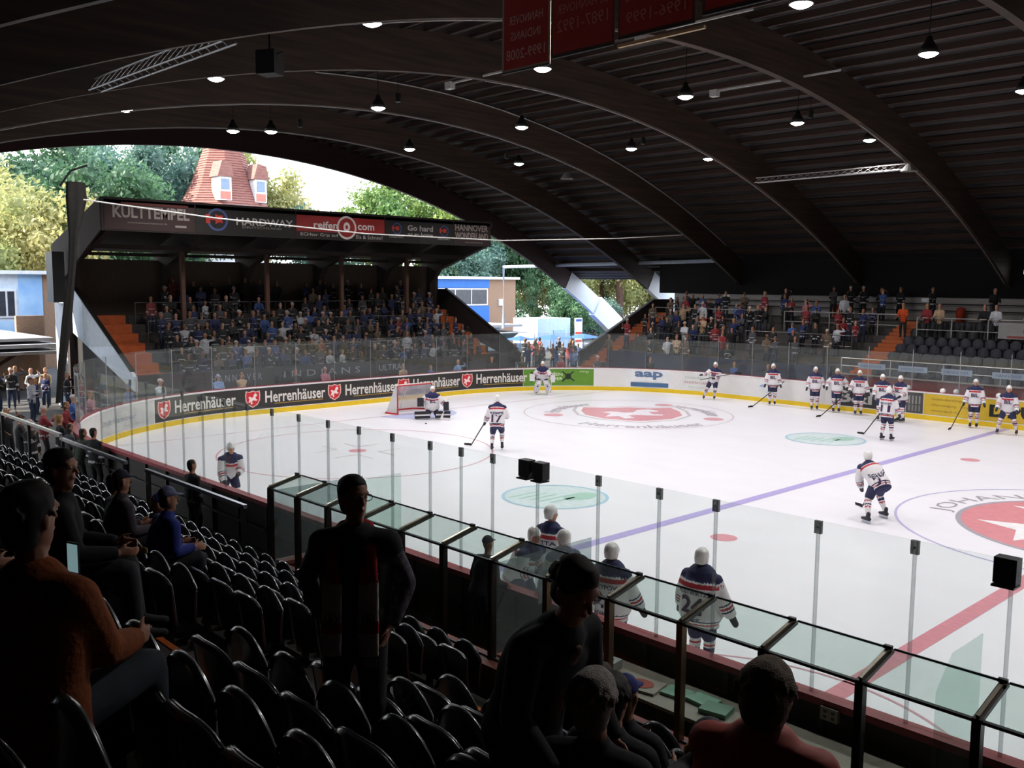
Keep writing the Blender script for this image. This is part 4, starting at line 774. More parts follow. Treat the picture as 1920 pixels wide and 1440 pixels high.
tg = G().tube([(0, 0, 0), (.1, 0, 5), (0, .1, 10)], [.4, .3, .15], 8); tme = bpy.data.meshes.new('trunk'); tme.from_pydata(tg.v, [], tg.f); tme.materials.append(trunkm)
TR = [(-66, -8, 11, 5, 2), (-72, -2, 14, 6, 2), (-74, 4, 17, 6.5, 0), (-88, 4, 19, 7, 0), (-84, 9.5, 18, 6, 3), (-90, 15, 21, 7, 3), (-95, 22, 21, 7, 0), (-90, 27, 19, 6, 2), (-78, 28, 14.5, 5.5, 3), (-76, 34, 17, 6.5, 1), (-74, 40, 16, 6, 1), (-68, 38, 11, 4.5, 3),
      (-70, 47, 14, 6, 0), (-66, 53, 11, 5.5, 2), (-68, 60, 13, 6, 2), (-64, 63, 9, 4, 2), (-66, 70, 14, 6, 2), (-60, 66, 10, 4.5, 2), (-58, 73, 12, 5.5, 2), (-52, 70, 11, 5, 2), (-46, 66, 9, 4.5, 2), (-60, 84, 15, 7, 1), (-78, 52, 18, 7, 1), (-66, -15, 13, 5.5, 2), (-70, 10, 9, 4, 3), (-60, 45, 6, 3, 0), (-60, 50, 5, 3, 3), (-48, 58, 6, 3.5, 1), (-100, 10, 20, 8, 0), (-80, 65, 15, 7, 0)]
cn = ['dark green', 'mid green', 'sunlit yellow-green', 'bluish green']
for i, (x, y, h, r, m) in enumerate(TR):
    t = thing('leafy_tree', '%s leafy tree outside the hall, %s from the left along the tree line' % (cn[m], nth(sorted(TR, key=lambda q: q[1]).index(TR[i]))), 'tree', (x, y, -.4), group='trees outside the hall')
    o = bpy.data.objects.new('crown', CME[i % 3]); COL.objects.link(o); o.parent = t; o.location = (0, 0, h-r*.9); o.scale = (r, r, r*1.05); o.rotation_euler = (0, 0, i*1.3)
    if m: o.material_slots[0].link = 'OBJECT'; o.material_slots[0].material = LM[m]
    o = bpy.data.objects.new('trunk', tme); COL.objects.link(o); o.parent = t; o.scale = (1, 1, max(.3, (h-r*.6)/10))
# ================================================================ people
class Body:
    """joints of a figure, local frame: facing +Y, right is +X"""
    def __init__(s, h=1.76, hip=.93, lean=0, side=0, turn=0, hands=((-.26, .06, .82), (.26, .06, .82)), feet=((-.11, 0, 0), (.11, .03, 0)), yaw=0, pitch=0, bow=0, elbow=(0, -1, -.4), knee=(0, 1, .1), shift=(0, 0), fat=1.0, pelvis_turn=0):
        k = h/1.76; s.k = k; s.fat = fat
        R = Matrix.Rotation(math.radians(side), 3, 'Y') @ Matrix.Rotation(math.radians(-lean), 3, 'X')
        d = R @ Vector((0, 0, 1)); d2 = (Matrix.Rotation(math.radians(side), 3, 'Y') @ Matrix.Rotation(math.radians(-lean-bow), 3, 'X')) @ Vector((0, 0, 1))
        s.pel = Vector((shift[0], shift[1], hip*k)); s.d = d; s.d2 = d2
        s.mid = s.pel+d*.26*k; s.neck = s.mid+d2*.25*k
        T = Matrix.Rotation(math.radians(turn), 3, 'Z'); s.lat = T @ (Matrix.Rotation(math.radians(side), 3, 'Y') @ Vector((1, 0, 0)))
        s.plat = Matrix.Rotation(math.radians(pelvis_turn), 3, 'Z') @ Vector((1, 0, 0))
        H = Matrix.Rotation(math.radians(turn+yaw), 3, 'Z') @ Matrix.Rotation(math.radians(-pitch), 3, 'X')
        s.hu = H @ Vector((0, 0, 1)); s.hf = H @ Vector((0, 1, 0)); s.hr = H @ Vector((1, 0, 0))
        nd = (d2*.5+s.hu*.5).normalized(); s.head = s.neck+nd*.10*k+s.hu*.125*k; s.nd = nd
        s.sh = [s.neck-d2*.045*k+s.lat*(q*.185*k*(.9+.1*fat)) for q in (-1, 1)]
        s.hp = [s.pel+s.plat*(q*.09*k) for q in (-1, 1)]
        s.ha = [Vector(a)*k for a in hands]; s.ft = [Vector(f)*k+Vector((0, 0, .08*k)) for f in feet]
        s.el = []; s.kn = []
        el = elbow if isinstance(elbow[0], (tuple, list)) else (elbow, elbow)
        for i in (0, 1):
            s.el.append(s.ik(s.sh[i], s.ha[i], .29*k, .26*k, Vector(el[i])+Vector(((i*2-1)*.35, 0, 0)), s.ha, i))
            s.kn.append(s.ik(s.hp[i], s.ft[i], .44*k, .42*k, Vector(knee)+Vector(((i*2-1)*.12, 0, 0)), s.ft, i))
    def ik(s, a, b, l1, l2, hint, arr, i):
        d = b-a; L = d.length
        if L > (l1+l2)*.995: b = a+d.normalized()*(l1+l2)*.995; arr[i] = b; d = b-a; L = d.length
        L = max(L, abs(l1-l2)*1.02+.01); x = (L*L+l1*l1-l2*l2)/(2*L); y = math.sqrt(max(0, l1*l1-x*x)); u = d.normalized(); h = hint-u*hint.dot(u)
        if h.length < 1e-4: h = Vector((0, 1, 0))
        return a+u*x+h.normalized()*y
def loft(keys, lat=Vector((1, 0, 0)), mt=0, n=12, step=.03, e0=1.0, e1=1.0):
    """keys: (pos, rx along lat, ry); mt: material index or function of t. -> verts, faces, mats per vert; ends rounded"""
    pos = [Vector(k[0]) for k in keys]; L = [0]
    for i in range(1, len(pos)): L.append(L[-1]+(pos[i]-pos[i-1]).length)
    tot = max(L[-1], 1e-4); N = max(3, int(tot/step)+1); ts = list(np.linspace(0, tot, N))
    rows = []
    for t in ts:
        i = min(len(L)-2, max(0, int(np.searchsorted(L, t)-1))); f = (t-L[i])/max(1e-6, L[i+1]-L[i])
        rows.append((pos[i].lerp(pos[i+1], f), keys[i][1]*(1-f)+keys[i+1][1]*f, keys[i][2]*(1-f)+keys[i+1][2]*f, t/tot))
    d0 = (rows[1][0]-rows[0][0]).normalized(); d1 = (rows[-1][0]-rows[-2][0]).normalized(); a = rows[0]; b = rows[-1]
    r0 = min(a[1], a[2])*e0; r1 = min(b[1], b[2])*e1
    pre = [(a[0]-d0*r0*s_, a[1]*c, a[2]*c, 0) for s_, c in ((1, .15), (.8, .6), (.45, .9))]; post = [(b[0]+d1*r1*s_, b[1]*c, b[2]*c, 1) for s_, c in ((.45, .9), (.8, .6), (1, .15))]
    rows = pre+rows+post; V = []; M = []; F = []
    for i, (p, rx, ry, t) in enumerate(rows):
        tg = (rows[min(i+1, len(rows)-1)][0]-rows[max(0, i-1)][0]).normalized(); a_ = lat-tg*lat.dot(tg)
        if a_.length < 1e-3: a_ = Vector((0, 1, 0))-tg*tg.y
        a_.normalize(); b_ = tg.cross(a_)
        for k in range(n): V.append(p+a_*(rx*math.cos(2*pi*k/n))+b_*(ry*math.sin(2*pi*k/n)))
        M += [mt(t) if callable(mt) else mt]*n
    R = len(rows)
    F = [(i*n+k, i*n+(k+1) % n, (i+1)*n+(k+1) % n, (i+1)*n+k) for i in range(R-1) for k in range(n)]+[tuple(range(n-1, -1, -1)), tuple((R-1)*n+k for k in range(n))]
    return V, F, M
def fuse_mesh(name, parts, mats, voxel=.03, smooth=2):
    """voxel-unites lofts into one continuous surface, materials taken from the nearest loft"""
    V = []; F = []; M = []
    for v, f, m in parts:
        o = len(V); V += v; F += [tuple(i+o for i in q) for q in f]; M += m
    me = bpy.data.meshes.new(name); me.from_pydata([tuple(v) for v in V], [], F); ob = bpy.data.objects.new(name+'_t', me)
    r = ob.modifiers.new('r', 'REMESH'); r.mode = 'VOXEL'; r.voxel_size = voxel; r.use_smooth_shade = True
    if smooth: q = ob.modifiers.new('s', 'SMOOTH'); q.factor = .5; q.iterations = smooth
    out = evalmesh(ob); bpy.data.objects.remove(ob); bpy.data.meshes.remove(me); out.name = name
    out.materials.clear()
    for m in mats: out.materials.append(m)
    if len(mats) > 1:
        kd = KDTree(len(V))
        for i, v in enumerate(V): kd.insert(v, i)
        kd.balance(); idx = [M[kd.find(p.center)[1]] for p in out.polygons]; out.polygons.foreach_set('material_index', idx)
    out.polygons.foreach_set('use_smooth', [True]*len(out.polygons)); out.update(); return out
def fuse(name, parts, mats, parent, voxel=.03, smooth=2, **kw):
    me = fuse_mesh(name, parts, mats if isinstance(mats, (list, tuple)) else [mats], voxel, smooth); o = bpy.data.objects.new(name, me); COL.objects.link(o); o.parent = parent; tag(o, **kw); return o
def torso(b, e=0.0, m=0, hem=-.1, top=.50, n=18, big=1.0, chestmt=None, step=.03):
    k = b.k; f = b.fat*big; ks = []
    prof = [(-.14, .13, .10), (-.06, .165, .125), (.02, .165, .12), (.14, .148, .112), (.26, .165, .122), (.36, .178, .122), (.43, .165, .105), (.48, .10, .08), (.52, .065, .065)]
    for z, rx, ry in prof:
        if z < hem-.001 or z > top+.001: continue
        p = b.pel+b.d*z*k if z <= .26 else b.mid+b.d2*(z-.26)*k
        ks.append((p, rx*k*f+e, ry*k*f+e))
    if hem < -.15: ks.insert(0, (b.pel+b.d*hem*k, ks[0][1]*1.02, ks[0][2]*1.05))
    return loft(ks, b.lat*.6+b.plat*.4, chestmt if chestmt is not None else m, n=n, e0=.15, step=step)
def shoulders(b, e=0.0, m=0):
    k = b.k; return loft([(b.sh[0], .055*k+e, .06*k+e), (b.neck-b.d2*.02*k, .06*k+e, .07*k+e), (b.sh[1], .055*k+e, .06*k+e)], Vector((0, 0, 1)), m)
def arm(b, i, e=0.0, m=0, to=1.0, fr=0.0, n=10, r=(.056, .046, .042, .028), step=.03):
    k = b.k; f = .5+.5*b.fat; w = b.ha[i]; a = b.sh[i]; el = b.el[i]
    ks = [(a, r[0]*k*f+e, r[0]*k*f+e), (a.lerp(el, .5), (r[0]+r[1])/2*k*f+e, (r[0]+r[1])/2*k*f+e), (el, r[1]*k*f+e, r[1]*k*f+e), (el.lerp(w, .35), r[2]*k*f+e, r[2]*k*f+e), (el.lerp(w, to), r[3]*k*f+e, r[3]*k*f+e)]
    return loft(ks, Vector((0, 1, 0)), m, n=n, e0=.6, e1=.4, step=step)
def leg(b, i, e=0.0, m=0, to=1.0, n=12, r=(.09, .062, .056, .038)):
    k = b.k; f = .5+.5*b.fat; a = b.hp[i]; kn = b.kn[i]; w = b.ft[i]
    ks = [(a, r[0]*k*f+e, r[0]*k*f+e), (a.lerp(kn, .5), (r[0]+r[1])/2*k*f+e, (r[0]+r[1])/2*k*f+e), (kn, r[1]*k+e, r[1]*k+e), (kn.lerp(w, .3), r[2]*k+e, r[2]*k+e), (kn.lerp(w, to), r[3]*k+e, r[3]*k+e)]
    return loft(ks, Vector((1, 0, 0)), m, n=n, e0=.5, e1=.3)
def foot(b, i, m=0, e=0.0, ang=0):
    k = b.k; w = b.ft[i]; dr = Matrix.Rotation(math.radians(ang), 3, 'Z') @ Vector((0, 1, 0)); z = Vector((0, 0, 1))
    return loft([(w-dr*.05*k-z*.04*k, .034*k+e, .038*k+e), (w+dr*.03*k-z*.035*k, .04*k+e, .042*k+e), (w+dr*.12*k-z*.052*k, .042*k+e, .026*k+e), (w+dr*.18*k-z*.056*k, .034*k+e, .02*k+e)], Vector((1, 0, 0)), m, n=10)
def neck(b, e=0.0, m=0): return loft([(b.neck-b.d2*.05*b.k, .06*b.k+e, .06*b.k+e), (b.neck+b.nd*.1*b.k, .052*b.k+e, .055*b.k+e)], b.hr, m, n=10)
HP = [(-.125, .026, .03, .05), (-.11, .046, .05, .038), (-.08, .057, .066, .022), (-.045, .066, .08, .01), (0, .073, .09, .002), (.045, .075, .095, -.004), (.085, .064, .08, -.008), (.112, .038, .05, -.01)]
def head(b, m=0, e=0.0, face=True, n=16):
    k = b.k; c = b.head; u, f, r = b.hu, b.hf, b.hr
    out = [loft([(c+u*z*k+f*dy*k, rx*k+e, ry*k+e) for z, rx, ry, dy in HP], r, m, n=n, step=.02, e1=.45)]
    if face:
        P_ = lambda x, y, z: c+r*x*k+f*y*k+u*z*k
        out.append(loft([(P_(0, .088, .022), .009*k, .008*k), (P_(0, .106, -.012), .013*k, .012*k), (P_(0, .113, -.028), .016*k, .011*k)], r, m, n=8, step=.01))
        out.append(loft([(P_(-.05, .078, .03), .012*k, .009*k), (P_(0, .092, .032), .012*k, .009*k), (P_(.05, .078, .03), .012*k, .009*k)], u, m, n=8, step=.02))
        out.append(loft([(P_(-.022, .088, -.062), .006*k, .007*k), (P_(0, .096, -.062), .008*k, .009*k), (P_(.022, .088, -.062), .006*k, .007*k)], u, m, n=6, step=.01))
        for s_ in (-1, 1): out.append(loft([(P_(s_*.077, -.01, -.035), .008*k, .012*k), (P_(s_*.083, -.012, -.005), .01*k, .02*k), (P_(s_*.082, -.014, .02), .008*k, .014*k)], r, m, n=8, step=.01))
    return out
def hand(b, i, m=0, curl=.5, dirn=None, palm=None, spread=1.0):
    """palm with five separate fingers; curl 0 open .. 1 fist"""
    k = b.k; w = b.ha[i]; d = (dirn or (w-b.el[i])).normalized(); s_ = 1 if i else -1
    pn = palm or Vector((-s_, 0, 0)); pn = (pn-d*pn.dot(d)).normalized(); sd = d.cross(pn).normalized()
    out = [loft([(w-d*.015*k, .024*k, .018*k), (w+d*.03*k, .034*k, .015*k), (w+d*.075*k, .04*k, .014*k), (w+d*.092*k, .036*k, .011*k)], sd, m, n=10, step=.012)]
    thumb_side = 1 if (sd.dot(Vector((0, 1, 0)))+sd.z*.3) > 0 else -1
    for j, (o_, L) in enumerate(((.027, .072), (.009, .08), (-.009, .074), (-.026, .058))):
        p = w+d*.09*k+sd*o_*thumb_side*k*spread; q = d.copy(); ks = [(p-d*.02*k, .0092*k, .0088*k)]
        for s2 in range(3):
            a = curl*(.5+.45*s2); q = (d*math.cos(a*1.1*(s2+1)*.7)+pn*math.sin(a*1.1*(s2+1)*.7)).normalized(); p = p+q*L*k*(.42, .32, .26)[s2]; ks.append((p, (.0088, .008, .007)[s2]*k, (.0084, .0078, .0068)[s2]*k))
        out.append(loft(ks, sd, m, n=8, step=.01))
    p = w+d*.02*k+sd*.028*thumb_side*k; q = (d*.7+sd*.7*thumb_side+pn*.3*curl).normalized(); q2 = (d*.9+sd*.25*thumb_side+pn*.6*curl).normalized()
    out.append(loft([(p-q*.01*k, .012*k, .011*k), (p+q*.035*k, .011*k, .01*k), (p+q*.035*k+q2*.03*k, .009*k, .0085*k), (p+q*.035*k+q2*.05*k, .007*k, .007*k)], pn, m, n=8, step=.01))
    return out
def hair_short(b, m=0, e=.015, back=0, n=16):
    k = b.k; c = b.head; u, f = b.hu, b.hf
    o = [loft([(c+u*.02*k-f*.03*k, .076*k+e, .07*k+e), (c+u*.06*k-f*.014*k, .076*k+e, .086*k+e), (c+u*.1*k-f*.008*k, .06*k+e, .076*k+e), (c+u*.122*k-f*.008*k, .034*k+e, .048*k+e)], b.hr, m, n=n, step=.02, e1=.3),
         loft([(c-u*.06*k-f*.045*k, .056*k+e, .045*k+e), (c-u*.0*k-f*.05*k, .068*k+e, .05*k+e), (c+u*.06*k-f*.045*k, .07*k+e, .06*k+e)], b.hr, m, n=n, step=.02)]
    if back: o.append(loft([(c-u*back*k-f*.06*k, .06*k+e, .035*k+e), (c-u*.06*k-f*.055*k, .066*k+e, .05*k+e), (c+u*.02*k-f*.04*k, .07*k+e, .06*k+e)], b.hr, m, n=n, step=.02))
    return o
def cap_(b, m=0, brim=True, back=False):
    k = b.k; c = b.head; u, f = b.hu, b.hf
    o = [loft([(c+u*.035*k-f*.008*k, .084*k, .102*k), (c+u*.075*k-f*.01*k, .08*k, .096*k), (c+u*.115*k-f*.01*k, .058*k, .07*k), (c+u*.135*k-f*.01*k, .025*k, .03*k)], b.hr, m, n=18, step=.015, e0=.1, e1=.3)]
    if brim: q = -1 if back else 1; o.append(loft([(c+u*.045*k+f*q*.07*k, .075*k, .008*k), (c+u*.042*k+f*q*.12*k, .07*k, .008*k), (c+u*.03*k+f*q*.165*k, .045*k, .007*k)], b.hr, m, n=12, step=.015))
    return o
skin = mat('skin', 'c08a6e', .55, var=.08); skin2 = mat('skin_pale', 'd8a88e', .55, var=.08)
black = mat('cloth_black', '15151a', .85, var=.2); denim = mat('denim', '39465c', .85, var=.25, scale=8); darkc = mat('cloth_dark', '1e1c24', .85, var=.25)

# ---- crowd figures: shared continuous body meshes, own colours per person
cm = [skin, mat('hair_dark', '241a14', .7), black, denim, mat('trim_white', 'c9c9cc', .7), mat('shoe', '181818', .6)]
def crowd_mesh(name, b, jersey, hat, hairlen=0, hoodie=False):
    tm = (lambda t: 4 if (.12 < t < .2 or .62 < t < .68) else 2) if jersey else 2
    sm = (lambda t: 4 if (.6 < t < .75) else 2) if jersey else 2
    p = [torso(b, .02, 2, hem=-.14, n=12, chestmt=tm), shoulders(b, .015, 2), neck(b, 0, 0), *head(b, 0, face=True, n=10)]
    for i in (0, 1): p += [arm(b, i, .012, sm, to=.92, n=8), leg(b, i, .012, 3, n=8), foot(b, i, 5, .004), loft([(b.ha[i], .035*b.k, .026*b.k), (b.ha[i]+(b.ha[i]-b.el[i]).normalized()*.12*b.k, .03*b.k, .016*b.k)], Vector((0, 1, 0)), 0, n=8)]
    p += cap_(b, 4 if hat == 2 else 2) if hat else hair_short(b, 1, back=hairlen, n=10)
    return fuse_mesh(name, p, cm, .032, 1)
CB = [crowd_mesh('person', Body(hands=((-.27, .05, .84), (.27, .05, .84))), 1, 0),
      crowd_mesh('person', Body(hands=((.13, .24, 1.12), (-.13, .22, 1.16)), elbow=(0, -.4, -1), yaw=20), 1, 0),
      crowd_mesh('person', Body(hands=((-.07, .33, 1.2), (.07, .33, 1.22)), elbow=(0, -.3, -1), yaw=-15), 0, 1),
      crowd_mesh('person', Body(lean=14, hands=((-.2, .42, 1.05), (.2, .42, 1.05)), elbow=(0, -.6, -1), h=1.7), 0, 0, .12),
      crowd_mesh('person', Body(hands=((-.26, .06, .84), (.1, .28, 1.42)), elbow=(0, -.2, -1), yaw=35, h=1.8), 1, 2),
      crowd_mesh('person', Body(hands=((-.3, .1, 1.62), (.22, .2, 1.02)), yaw=-30, h=1.7, elbow=(0, -.4, -1)), 0, 0, .2),
      crowd_mesh('person', Body(hands=((-.1, .2, 1.02), (.1, .2, 1.0)), h=1.5, yaw=10, fat=.9), 1, 0, .15)]
CS = [crowd_mesh('person', Body(hip=.45, hands=((-.13, .4, .6), (.13, .4, .6)), feet=((-.13, .45, 0), (.13, .42, 0)), lean=8, pitch=5), 1, 0),
      crowd_mesh('person', Body(hip=.45, hands=((.05, .3, .72), (-.05, .3, .74)), feet=((-.1, .4, 0), (.14, .45, 0)), lean=14, yaw=25, bow=8), 0, 1)]
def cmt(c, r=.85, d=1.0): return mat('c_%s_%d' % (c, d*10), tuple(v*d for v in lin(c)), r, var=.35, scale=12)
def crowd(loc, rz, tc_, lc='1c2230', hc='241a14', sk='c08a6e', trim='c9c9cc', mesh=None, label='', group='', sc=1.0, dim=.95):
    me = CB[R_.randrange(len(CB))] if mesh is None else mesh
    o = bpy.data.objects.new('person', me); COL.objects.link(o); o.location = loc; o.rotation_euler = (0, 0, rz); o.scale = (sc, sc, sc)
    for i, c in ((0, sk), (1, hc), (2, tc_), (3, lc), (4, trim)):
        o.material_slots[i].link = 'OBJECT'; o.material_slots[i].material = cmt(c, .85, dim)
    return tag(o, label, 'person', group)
HN = {'241a14': 'dark hair', '8a6a3c': 'blond hair', '4a2f1e': 'brown hair', '6e6a66': 'grey hair'}
CN = {'1c2a5c': 'navy jersey', 'c9ccd4': 'white jersey', '17181c': 'black jacket', '8c2a30': 'red top', '3a5a9c': 'blue shirt', '4a4a50': 'grey hooded top', 'd0501c': 'bright orange jacket', '2f3a2c': 'olive jacket', '7c9ccc': 'pale blue shirt', '6a5a4a': 'brown jacket', 'b06a7c': 'pink top', 'c0a080': 'beige coat'}
def pick(w): 
    r = R_.random()*sum(x for _, x in w)
    for c, x in w:
        r -= x
        if r <= 0: return c
    return w[-1][0]
HW_ = [('241a14', 5), ('4a2f1e', 3), ('8a6a3c', 2), ('6e6a66', 1)]
EW = [('1c2a5c', 5), ('c9ccd4', 3), ('17181c', 10), ('8c2a30', .6), ('3a5a9c', 1), ('4a4a50', 3), ('2f3a2c', 1), ('6a5a4a', 1)]
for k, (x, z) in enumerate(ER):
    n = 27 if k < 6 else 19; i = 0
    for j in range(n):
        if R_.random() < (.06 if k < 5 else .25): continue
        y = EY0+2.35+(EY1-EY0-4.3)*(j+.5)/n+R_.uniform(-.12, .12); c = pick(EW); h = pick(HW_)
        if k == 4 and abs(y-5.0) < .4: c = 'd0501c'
        crowd((x-.42+R_.uniform(-.08, .08), y, z), -pi/2+R_.uniform(-.5, .4), c, R_.choice(['1c2230', '22304a', '17181c', '3a3c44']), h, R_.choice(['c08a6e', 'd8a88e', 'b07c60']), 'c9c9cc' if c != 'c9ccd4' else '1c2a5c', sc=R_.uniform(.92, 1.04), dim=.42,  # low dim paints the stand's shade into clothes, skin and hair
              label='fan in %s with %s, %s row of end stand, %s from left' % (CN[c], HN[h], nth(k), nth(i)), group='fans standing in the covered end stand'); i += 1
FW = [('17181c', 7), ('8c2a30', 2.2), ('1c2a5c', 2.5), ('c9ccd4', 1.6), ('3a5a9c', 1.5), ('4a4a50', 2), ('b06a7c', .8), ('c0a080', .9), ('6a5a4a', 1.4)]
for k, (y, z) in enumerate(FR):
    i = 0; xs = np.arange(-30.5, -16.4, .62) if k < 8 else np.arange(-24, -8, 1.4)
    for x in xs:
        p_ = {0: .2, 1: .3, 2: .42, 3: .55, 4: .55, 5: .6, 6: .5, 7: .4, 8: .45}[k]*(1.25 if x < -24 else .8)
        if R_.random() > p_: continue
        c = pick(FW); h = pick(HW_)
        crowd((x+R_.uniform(-.15, .15), y+.4, z), pi+R_.uniform(-.5, .8), c, R_.choice(['1c2230', '22304a', '17181c', '3a3c44']), h, R_.choice(['c08a6e', 'd8a88e', 'b07c60']), sc=R_.uniform(.9, 1.04),
              label='spectator in %s with %s, %s row of far stand, %s from left' % (CN[c], HN[h], nth(k), nth(i)), group='spectators of the far stand'); i += 1
for i, (x, c, h) in enumerate(((-13.6, '8c2a30', '8a6a3c'), (-13.0, 'c0a080', '8a6a3c'), (-10.9, '17181c', '241a14'), (-10.4, 'c9ccd4', '4a2f1e'), (-8.9, 'c9ccd4', '4a2f1e'), (-14.8, 'd0501c', '8a6a3c'))):
    crowd((x, 22.15, 2.9+.14), pi+.2*math.sin(i*3), c, '17181c', h, mesh=CB[3], label='spectator in %s leaning on the white railing above empty seats, %s from left' % (CN[c], nth(i)), group='spectators at the right railing')
for i, (x, y) in enumerate(((-20.4, 25.6), (-19.5, 25.8), (-18.6, 25.5), (-17.7, 25.8), (-16.6, 25.7), (-5.9, 25.6), (-5.0, 25.6), (-14.8, 25.5))):
    crowd((x, y, 3.75), pi+.3*math.sin(i), ['4a4a50', '17181c'][i > 0], '17181c', '241a14', label='dark-dressed spectator standing high against the grey far wall, %s from the left' % nth(i), group='spectators on the upper walkway')
# between the stands behind the far left corner, and outside
for i in range(30):
    x = -32.5-9*(i+R_.random())/30; y = 14.0+R_.random()*7+(-32.5-x)*.55; c = pick(FW+[('7c9ccc', 2)]); h = pick(HW_)
    crowd((x, y, -.04), R_.uniform(-pi, pi), c, R_.choice(['1c2230', '22304a', '5c6a7c']), h, label='person in %s with %s in the gap between stands, %s from boards' % (CN[c], HN[h], nth(i)), group='people in the gap between the stands')
LG = [(-33.8, -13.0, 'c9ccd4'), (-38.3, -12.5, '17181c'), (-39.0, -12.9, '1c2a5c'), (-38.6, -11.6, 'c9ccd4'), (-38.0, -11.2, '1c2a5c'), (-38.8, -10.9, 'c0a080'), (-38.3, -10.3, '3a5a9c'), (-39.5, -9.9, 'c0a080'), (-38.2, -9.8, '8c2a30'), (-37.4, -10.6, '17181c'), (-40.5, -13.2, '17181c'), (-40.2, -11.8, '4a4a50'), (-37.0, -13.4, '17181c'), (-36, -12.2, '1c2a5c'), (-41.5, -12.4, '2f3a2c'), (-35.2, -11.2, '17181c'), (-34.5, -10.9, '8c2a30')]
for i, (x, y, c) in enumerate(LG):
    crowd((x, y, -.04), R_.uniform(-2.4, 0), c, '22304a', pick(HW_), label='person in %s standing in daylight outside the left end, %s towards the hall' % (CN[c], nth(i)), group='people in daylight at the left')
for i, (s_, c) in enumerate(((-15.2, '8c2a30'), (-14.2, '3a5a9c'), (-13.0, 'b06a7c'), (-12, '17181c'), (-10.8, '3a5a9c'), (-9.2, 'c9ccd4'), (-6.6, '7c9ccc'), (-5.6, 'c0a080'), (-3, '17181c'), (-1.5, 'b06a7c'), (2.8, 'c0a080'), (4.6, '3a5a9c'), (6.3, '7c9ccc'), (8.2, '17181c'), (9.8, '2f3a2c'), (11.8, '8c2a30'), (13.6, '4a4a50'), (16.2, '17181c'), (20.5, '3a5a9c'), (22.4, '2f3a2c'))):
    x, y = P(s_, .75); a = math.atan2(P(s_, 0)[1]-y, P(s_, 0)[0]-x)-pi/2
    crowd((x, y, -.04), a, c, '22304a', pick(HW_), label='person in %s right behind the far glass, %s from near left corner' % (CN[c], nth(i)), group='people right behind the glass')
NC = [(-19.2, -15.75, '17181c', .9), (-19.75, -15.95, '2f3a2c', .6), (-20.9, -15.9, '4a4a50', .5), (-22.3, -15.6, '17181c', .4), (-21.6, -16.6, '17181c', -.6), (-23.2, -16.4, '17181c', .2), (-23.6, -15.2, 'b06a7c', .3), (-24.4, -15.4, '8c2a30', .2), (-25.2, -16.2, '17181c', -.5), (-22.6, -17.2, '17181c', .8), (-24.2, -17.4, '2f3a2c', .3)]
for i, (x, y, c, a) in enumerate(NC):
    crowd((x, y, -.04), a-.5, c, '17181c', ['241a14', '241a14', '241a14', '8a6a3c', '4a2f1e', '241a14', '8a6a3c', '241a14', '241a14', '4a2f1e', '241a14'][i], label='onlooker in %s beside the near left corner of boards, %s from right' % (CN[c], nth(i)), group='onlookers at the near left corner')
crowd((-13.35, -15.75, -.04), .15, '17181c', '17181c', '241a14', mesh=CB[0], trim='6a6a6a', label='man in black jacket, back turned, at the near boards left of the bench enclosure')
# ================================================================ players
from mathutils.bvhtree import BVHTree
jw = mat('jersey_white', 'd9d6d8', .85, var=.06, scale=6); navy = mat('navy', '20244e', .8, var=.15); redj = mat('jersey_red', 'b02a34', .8); navyp = mat('pants_navy', '23274a', .75, var=.2); glv = mat('glove', '23232e', .6, var=.3); bladem = mat('blade', 'b8bcc4', .2, .9)
def jt(t): return 1 if t < .03 else 0 if t < .07 else 2 if t < .12 else 0 if t < .15 else 1 if t < .18 else 0 if t < .84 else 2 if t < .92 else 0 if t < .96 else 1
def js(t): return 1 if t < .1 else 0 if t < .62 else 1 if t < .66 else 0 if t < .69 else 2 if t < .76 else 0 if t < .82 else 1 if t < .85 else 0
def sk_(t): return 0 if t < .25 else 2 if t < .33 else 0 if t < .4 else 1 if t < .5 else 0 if t < .57 else 2 if t < .64 else 0
def decal(parent, name, s, h, w, org_, d, m, up_=Vector((0, 0, 1)), bold=.02, off=.012):
    me = parent.data; bv = BVHTree.FromPolygons([v.co for v in me.vertices], [tuple(p.vertices) for p in me.polygons]); d = Vector(d).normalized(); r = d.cross(up_).normalized(); u_ = r.cross(d)
    v, f = text2d(s, h, w, bold); vs = []
    for a, b in v:
        p = Vector(org_)+r*a+u_*b; q = bv.ray_cast(p-d*1.0, d, 2.0); vs.append((q[0]-d*off) if q[0] is not None else p)
    g = G(); g.add(vs, f); return g.build(name, m, parent)
def stick(a, b, side, label, grp='hockey sticks', lie=1):
    """a: top of the shaft, b: heel on the ice (world)"""
    a = Vector(a); b = Vector(b); t = thing('hockey_stick', label, 'hockey stick', b, group=grp); G().bar((0, 0, .03), a-b, .022, .032).build('shaft', mat('stick_dark', '26221f', .5), t)
    h = (b-a); h.z = 0; h = h.normalized() if h.length > .01 else Vector((1, 0, 0)); s_ = Vector((-h.y, h.x, 0))*side
    g = G(); g.add([(0, 0, 0), h*.16+s_*.02, h*.3+s_*.07, h*.31+s_*.08+Vector((0, 0, .06)), h*.15+s_*.02+Vector((0, 0, .075)), Vector((0, 0, .08))], [(0, 1, 4, 5), (1, 2, 3, 4)]); g2 = [Vector(v)+s_*.012 for v in g.v]; g.add(g2, [(5, 4, 1, 0), (4, 3, 2, 1)]); g.build('blade', mat('stick_tape', '0f0f10', .8), t); return t
